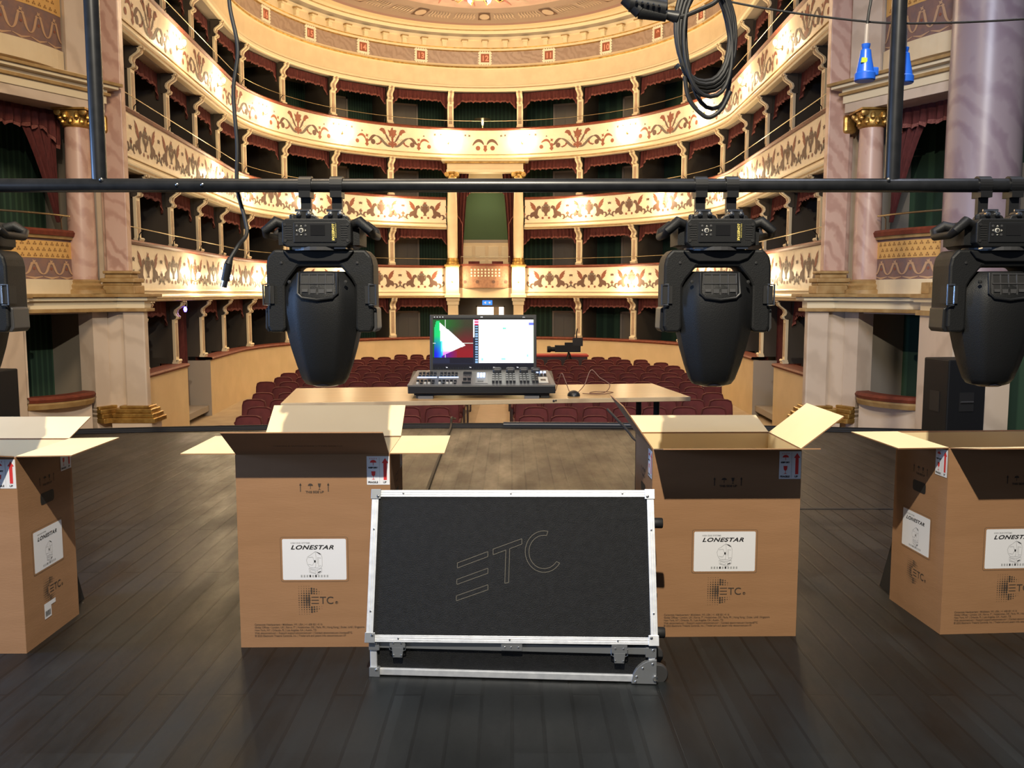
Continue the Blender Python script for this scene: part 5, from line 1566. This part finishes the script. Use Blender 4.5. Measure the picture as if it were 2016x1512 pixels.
for gx in (.07, .165, .26, .345):
    nk = 3 if gx < .34 else 2
    for i in range(nk):
        for j in range(4): keys('button', [(gx + .024 * i, gx + .024 * i + .017, .05 + .055 * j, .09 + .055 * j)], KEYM, .018)
    mm = MB(); mm.lathe([(.02, -.03), (.024, -.02), (.024, .02), (.02, .03)], KEYM, (gx + .034, .33, .02), 14, 'x'); mm.build('encoder_wheel', pl)
mm = MB(); mm.box(.39, .455, .05, .2, .005, .008, WHITEI); mm.box(.405, .44, .1, .14, .008, .010, KEYM); mm.build('key_plate', pl)
for i in range(3):
    for j in range(2): keys('button', [(.382 + .026 * i, .398 + .026 * i, .245 + .05 * j, .275 + .05 * j)], LEDB if j else KEYM, .012)
for x in (-.42, .43):
    m2 = MB(); m2.box(x - .03, x + .03, .03, .1, 0, .03, RUBBER); m2.box(x - .03, x + .03, .3, .37, 0, .03, RUBBER); m2.build('foot', con)
# light wedges raising it
for x in (-.38, .34):
    m2 = MB(); m2.box(x - .05, x + .05, -.005, .05, 0, .018, CONSG); m2.build('riser_block', con)
# monitor
mon = MB(); SW, SH = .385, .405
mon.box(-SW, SW, 0, .03, 0, SH, BLACKP2); mon = mon.build('monitor', con, loc=(.005, .40, .155), bevel=.003); mon.rotation_euler = (R(-7), 0, 0)
def scr(u, v):
    """u right 0..1, v up 0..1"""
    if v < .045: return (.03, .04, .08) if (u * 40) % 1 > .3 or v > .03 or not (.02 < u < .98) else (.10, .11, .14)
    if v < .115: return (.09, .10, .17) if v > .09 else (.035, .04, .10)
    if v > .965: return (.015, .015, .018)
    if u < .40:
        if v < .215:
            if u < .17: return (.11, .13, .22)
            return (.05, .05, .13)
        if v < .225: return (.02, .02, .06)
        cross = abs(u - .122) < .003 and (v > .8 or v < .30) or abs(v - .505) < .004 and (u < .03 or u > .30)
        # gamut triangle
        A = (.065, .915); B = (.325, .465); C = (.085, .255); 
        def sd(p, q): return (q[0] - p[0]) * (v - p[1]) - (q[1] - p[1]) * (u - p[0])
        ins = sd(A, C) > 0 and sd(C, B) > 0 and sd(B, A) > 0
        if ins or sd(A, C) > -.0 and False:
            w = min(1, 4 * max(0, (u - .07)) + max(0, v - .45) * 1.6)
            base = (.35, .95, 1.0) if v < .55 and u < .11 else (.98, .98, 1.0)
            if v < .34: base = (.95, .45, 1.0) if u > .10 else (.2, .7, 1.0)
            k = min(1, max(0, (v - .28) / .18)); 
            return tuple(a * (1 - k) + k * 1.0 for a in base) if u > .09 else base
        if cross: return (.8, .85, .8)
        if u < .115 and not ins and sd(A, C) <= 0:
            arc = .012 + .10 * max(0, v - .80) ** .8 if v > .8 else .012
            if v > .94 or (u < arc): return (.02, .32, .12)
            q = min(1, max(0, (v - .30) / .35)); e_ = min(1, max(0, u / .09))
            hi_ = (.0, .70 + .1 * e_, .40 + .25 * e_ * (1 - q)); lo2 = (.0 + .1 * e_, .05 + .55 * e_ * e_, .72 + .2 * e_)
            return tuple(a * (1 - q) + b * q for a, b in zip(lo2, hi_))
        if u < .062 + .02 * (v < .5) and v > .45: return (.0, .72, .42) if ((u - .05) / .055) ** 2 + ((v - .8) / .2) ** 2 < 1 or v < .8 else (.0, .35, .2)
        if u < .05: return (.0, .02, .65)
        if v < .36 and u < .24:
            q = (u - .08) / .16; q = min(1, max(0, q)); return (.25 + .25 * q, .0, .70 - .5 * q)
        k = min(1, max(0, (v - .35) / .5)); g_ = min(1, max(0, (u - .1) / .22))
        lo_ = (.50, .02, .10); hi = (.06 + .12 * g_, .38 - .2 * g_, .10)
        if u < .2: lo_ = (.45, .02, .38)
        return tuple(a * (1 - k) + b * k for a, b in zip(lo_, hi))
    if u < .415: return (1, 1, 1) if v > .62 else (.1, .12, .2)
    if u < .455:
        q = (v * 20) % 1
        if v > .86: return (.75, .06, .28) if q < .6 else (.95, .75, .9)
        return (.05, .07, .13) if q < .45 or (u * 120) % 1 < .2 else (.5, .65, .8)
    if .69 < u < .73 and .77 < v < .805: return (.55, .85, .78)
    if u > .955 and .86 < v < .9: return (.4, .45, .85)
    if .48 < u < .5 and .17 < v < .21 or .68 < u < .72 and .18 < v < .21 or .93 < u < .95 and .24 < v < .28: return (.6, .85, .85)
    return (1.0, 1.0, .97) if u < .98 else (.92, 1.0, .9)
NXs, NYs = 150, 84
vs = []; fs = []; colz = []
for j in range(NYs + 1):
    for i in range(NXs + 1): vs.append((-SW + .022 + (2 * SW - .044) * i / NXs, -.0015, .012 + (SH - .034) * j / NYs))
for j in range(NYs):
    for i in range(NXs):
        a = j * (NXs + 1) + i; fs.append((a, a + 1, a + NXs + 2, a + NXs + 1)); colz.append(tuple(c_ ** 2.2 for c_ in scr((i + .5) / NXs, (j + .5) / NYs)))
sm, snt, sb = newmat('monitor_image')
at = snt.nodes.new('ShaderNodeAttribute'); at.attribute_name = 'picture'
sb.inputs['Base Color'].default_value = (.01, .01, .01, 1); sb.inputs['Roughness'].default_value = .2
snt.links.new(at.outputs['Color'], sb.inputs['Emission Color']); sb.inputs['Emission Strength'].default_value = .85
m2 = MB(); m2.add(vs, fs, sm); so = m2.build('screen', mon)
ca = so.data.color_attributes.new('picture', 'FLOAT_COLOR', 'CORNER')
for p in so.data.polygons:
    for li in p.loop_indices: ca.data[li].color = (*colz[p.index], 1)
m2 = MB()
T = lambda x, z: Matrix.Translation((x, -.003, z)) @ Matrix.Rotation(R(90), 4, 'X')
WHT = mat('screen_white_icons', (.9, .9, .95), .5, emit=1)
for k in range(4): m2.text('\u2022', .02, WHT, T(-SW + .03 + .02 * k, SH - .024))
m2.text('LIVE', .009, WHT, T(-.02, SH - .02)); m2.text('\u2022 \u2022', .016, WHT, T(SW - .1, SH - .024))
for k, x in enumerate((-.27, -.1, .07, .24)): m2.text('Tab', .009, WHT, T(x, .022))
m2.build('screen_icons', mon)

# mouse, its cable and the floor cable
ms = thing('computer_mouse', 'black computer mouse beside the console on the table', 'mouse', (.43, 6.12, .841))
m2 = MB(); rings = []
for k in range(7):
    a = PI / 2 * k / 6; rings.append([(.045 * math.cos(a) * math.cos(t), .06 * math.cos(a) * math.sin(t), .038 * math.sin(a)) for t in [2 * PI * i / 20 for i in range(20)]])
m2.loft(rings[:-1] + [[(p[0] * .1, p[1] * .1, .038) for p in rings[0]]], BLACKP2); m2.build('shell', ms, smooth=True)
def smooth_path(pts, n=10):
    out = []; pts = [Vector(p) for p in pts]
    for i in range(len(pts) - 1):
        p0 = pts[max(0, i - 1)]; p1 = pts[i]; p2 = pts[i + 1]; p3 = pts[min(len(pts) - 1, i + 2)]
        for k in range(n):
            t = k / n
            out.append(.5 * ((2 * p1) + (p2 - p0) * t + (2 * p0 - 5 * p1 + 4 * p2 - p3) * t * t + (-p0 + 3 * p1 - 3 * p2 + p3) * t ** 3))
    out.append(pts[-1]); return out
BRWN = mat('thin_brown_cable', (.13, .06, .04), .5)
m2 = MB(); m2.tube(smooth_path([(.40, 6.14, .87), (.37, 6.18, .95), (.35, 6.2, .99), (.33, 6.22, .94), (.31, 6.25, .86)]), .003, BRWN, 6)
m2.tube(smooth_path([(.46, 6.2, .85), (.52, 6.3, .9), (.57, 6.35, 1.0), (.63, 6.32, .95), (.7, 6.3, .9), (.66, 6.25, .85), (.55, 6.2, .85), (.6, 6.3, .85), (.72, 6.25, .85), (.62, 6.17, .846), (.5, 6.22, .846)]), .003, BRWN, 6)
tag(m2.build('thin_cable', smooth=True), 'tangled thin brown cable beside the mouse on the table', 'cable')
m2 = MB(); m2.tube(smooth_path([(-.75, 11.6, -.1), (-.73, 10.9, .0), (-.715, 10.35, .09), (-.705, 10.1, .03), (-.70, 9.6, .012), (-.69, 8.5, .012), (-.67, 7.0, .012), (-.63, 5.6, .012), (-.5, 4.6, .012), (-.3, 4.2, .012)]), .013, RUBBER, 8)
tag(m2.build('floor_cable', smooth=True), 'long black cable running straight over the stage boards left of centre', 'cable')
# ------------------------------------------------------------------ hanging things at the pipe
def pt(x, y, Y):
    cxx = (x - 1008) / F_; cyy = (756 - y) / F_
    yy = math.cos(PT) + cyy * math.sin(PT); zz = -math.sin(PT) + cyy * math.cos(PT)
    return Vector((cxx / yy * Y, Y, 1.55 + zz / yy * Y))
m2 = MB()
m2.tube(smooth_path([(-1.14, 3.70, 2.85), (-1.135, 3.69, 2.7), (-1.105, 3.68, 2.53), (-1.125, 3.67, 2.36), (-1.115, 3.665, 2.15), (-1.12, 3.665, 1.98), (-1.09, 3.66, 1.85), (-1.08, 3.64, 1.79), (-1.09, 3.56, 1.74), (-1.115, 3.52, 1.68)]), .008, RUBBER, 8)
ca_ = m2.build('hanging_cable', smooth=True); tag(ca_, 'black cable dangling behind the pipe left of the left centre light', 'cable')
m2 = MB(); m2.tube([(-1.112, 3.525, 1.69), (-1.12, 3.52, 1.665)], [.010, .016], RUBBER, 12); m2.tube([(-1.12, 3.52, 1.665), (-1.135, 3.52, 1.60)], .0165, BLACKP2, 12); m2.tube([(-1.135, 3.52, 1.60), (-1.142, 3.52, 1.575)], .013, CHROME, 12)
tag(m2.build('cable_connector', ca_, smooth=True))

m2 = MB(); m2.tube(smooth_path([tuple(pt(1196, 806, 5.6)), tuple(pt(1216, 827, 5.4)), tuple(pt(1243, 858, 5.2)), tuple(pt(1262, 900, 5.0)), (.78, 4.9, .02)]), .008, RUBBER, 8)
tag(m2.build('floor_cable', smooth=True), 'black cable slanting down from the table behind the right centre carton', 'cable')
# coil of black cable hung at the top
import random as _r
_r.seed(4)
m2 = MB(); Yc = 3.75
def loopc(x0, x1, ytop, ybot, Y, tw=0, n=28):
    cx_ = (x0 + x1) / 2; a = (x1 - x0) / 2; cy_ = (ytop + ybot) / 2; b = (ybot - ytop) / 2
    out = []
    for k in range(n + 1):
        t = -PI / 2 + 2 * PI * k / n
        sx = math.copysign(abs(math.cos(t)) ** .85, math.cos(t))
        out.append(tuple(pt(cx_ + a * sx + tw * math.sin(t), cy_ + b * math.sin(t), Y + .03 * math.cos(t))))
    return out
for (a, b, c, d, tw) in ((1338, 1444, -30, 172, 0), (1334, 1440, -36, 166, 2), (1342, 1448, -24, 180, -3), (1330, 1436, -40, 160, 4), (1346, 1441, -20, 190, 5), (1336, 1446, -34, 175, -2), (1350, 1438, -28, 214, 9)):
    m2.tube(loopc(a, b, c, d, Yc + _r.uniform(-.03, .03), tw), .009, RUBBER, 8, cap=False)
m2.tube(smooth_path([tuple(pt(*p, Yc - .03)) for p in ((1348, 150), (1355, 190), (1372, 216), (1395, 231), (1420, 215), (1438, 180))]), .009, RUBBER, 8)
m2.tube(smooth_path([tuple(pt(*p, Yc - .05)) for p in ((1328, 33), (1345, 32), (1380, 18), (1408, 4), (1425, -20))]), .009, RUBBER, 8)
cl = m2.build('cable_coil', smooth=True); tag(cl, 'thick coil of black cable hanging at the top right of centre', 'cable coil')
m2 = MB(); m2.tube([pt(1331, 128, Yc - .05), pt(1336, 134, Yc - .05)], .012, CHROME, 8); m2.build('cable_tie', cl)

# clamp with lever at the very top
ck = thing('hanging_clamp', 'black clamp fitting hanging at the top edge right of centre', 'clamp', tuple(pt(1285, 10, 3.7)))
C0 = pt(1285, 10, 3.7)
def rel(x, y, dy=0): return tuple(pt(x, y, 3.7 + dy) - C0)
m2 = MB(); m2.tube([rel(1232, -6), rel(1262, 22)], .032, BLACKP, 12); m2.tube([rel(1240, 5), rel(1310, 18)], .036, BLACKP2, 14); m2.tube([rel(1258, 22), rel(1312, 32)], [.03, .022], BLACKP, 12); m2.build('jaw', ck, smooth=True)
m2 = MB(); m2.tube([rel(1306, -30), rel(1306, 20)], .018, BLACKM, 12); m2.build('stem', ck, smooth=True)
m2 = MB(); m2.tube([rel(1310, 28), rel(1334, 34)], [.018, .026], BLACKP2, 12); m2.build('knob', ck, smooth=True)
m2 = MB()
for k in range(5): m2.tube([rel(1252 + 11 * k, 2 + k * 2, -.045), rel(1255 + 11 * k, 4 + k * 2, -.045)], .006, CHROME, 8)
m2.build('bolt', ck)
# steel wire across the upper right
m2 = MB(); m2.tube(smooth_path([tuple(pt(*p, 3.85)) for p in ((1400, -8), (1450, 6), (1560, 25), (1700, 42), (1780, 46), (1860, 45), (1940, 42), (2040, 36))]), .0045, RUBBER, 6)
tag(m2.build('wire_line', smooth=True), 'thin dark wire sagging across the upper right of the picture', 'wire')
# blue plugs
def blue_plug(x, y0, y1, Y, label, rz):
    c = pt(x, y1, Y); h = (pt(x, y0, Y) - c).length
    root = thing('blue_power_plug', label, 'plug', tuple(c), rz, 'blue power plugs hanging near the right drop pipe')
    m2 = MB(); m2.lathe([(.038, 0), (.042, .004), (.042, .03), (.036, .035), (.033, .055), (.024, .10), (.021, .125), (.014, .13), (.017, .14), (.018, .15), (.008, .151)], BLUEP, n=28); m2.build('housing', root, smooth=True)
    m2 = MB(); m2.box(.015, .052, -.018, .018, .02, .055, BLUEP); m2.build('latch_cover', root, bevel=.006)
    m2 = MB(); m2.prism([(-.027, .07), (-.003, .068), (-.003, .088), (-.024, .09)], lambda p, q, t: (p, t, q), -.029, -.02, mat('yellow_green_sticker', (.5, .62, .05), .5)); m2.build('sticker', root)
    m2 = MB(); m2.tube([(0, 0, .15), (.002, 0, .23)], .009, mat('clear_grey_sleeve', (.35, .3, .27), .3), 8); m2.tube(smooth_path([(.002, 0, .23), (.01, 0, .3), (.03, .01, .36), (.1, .02, .4)]), .006, RUBBER, 8); m2.build('cord', root, smooth=True)
blue_plug(1702, 85, 160, 3.8, 'blue industrial plug hanging left of the right drop pipe, fully visible', 0)
blue_plug(1778, 95, 165, 3.9, 'blue industrial plug mostly hidden behind the right drop pipe', R(200))
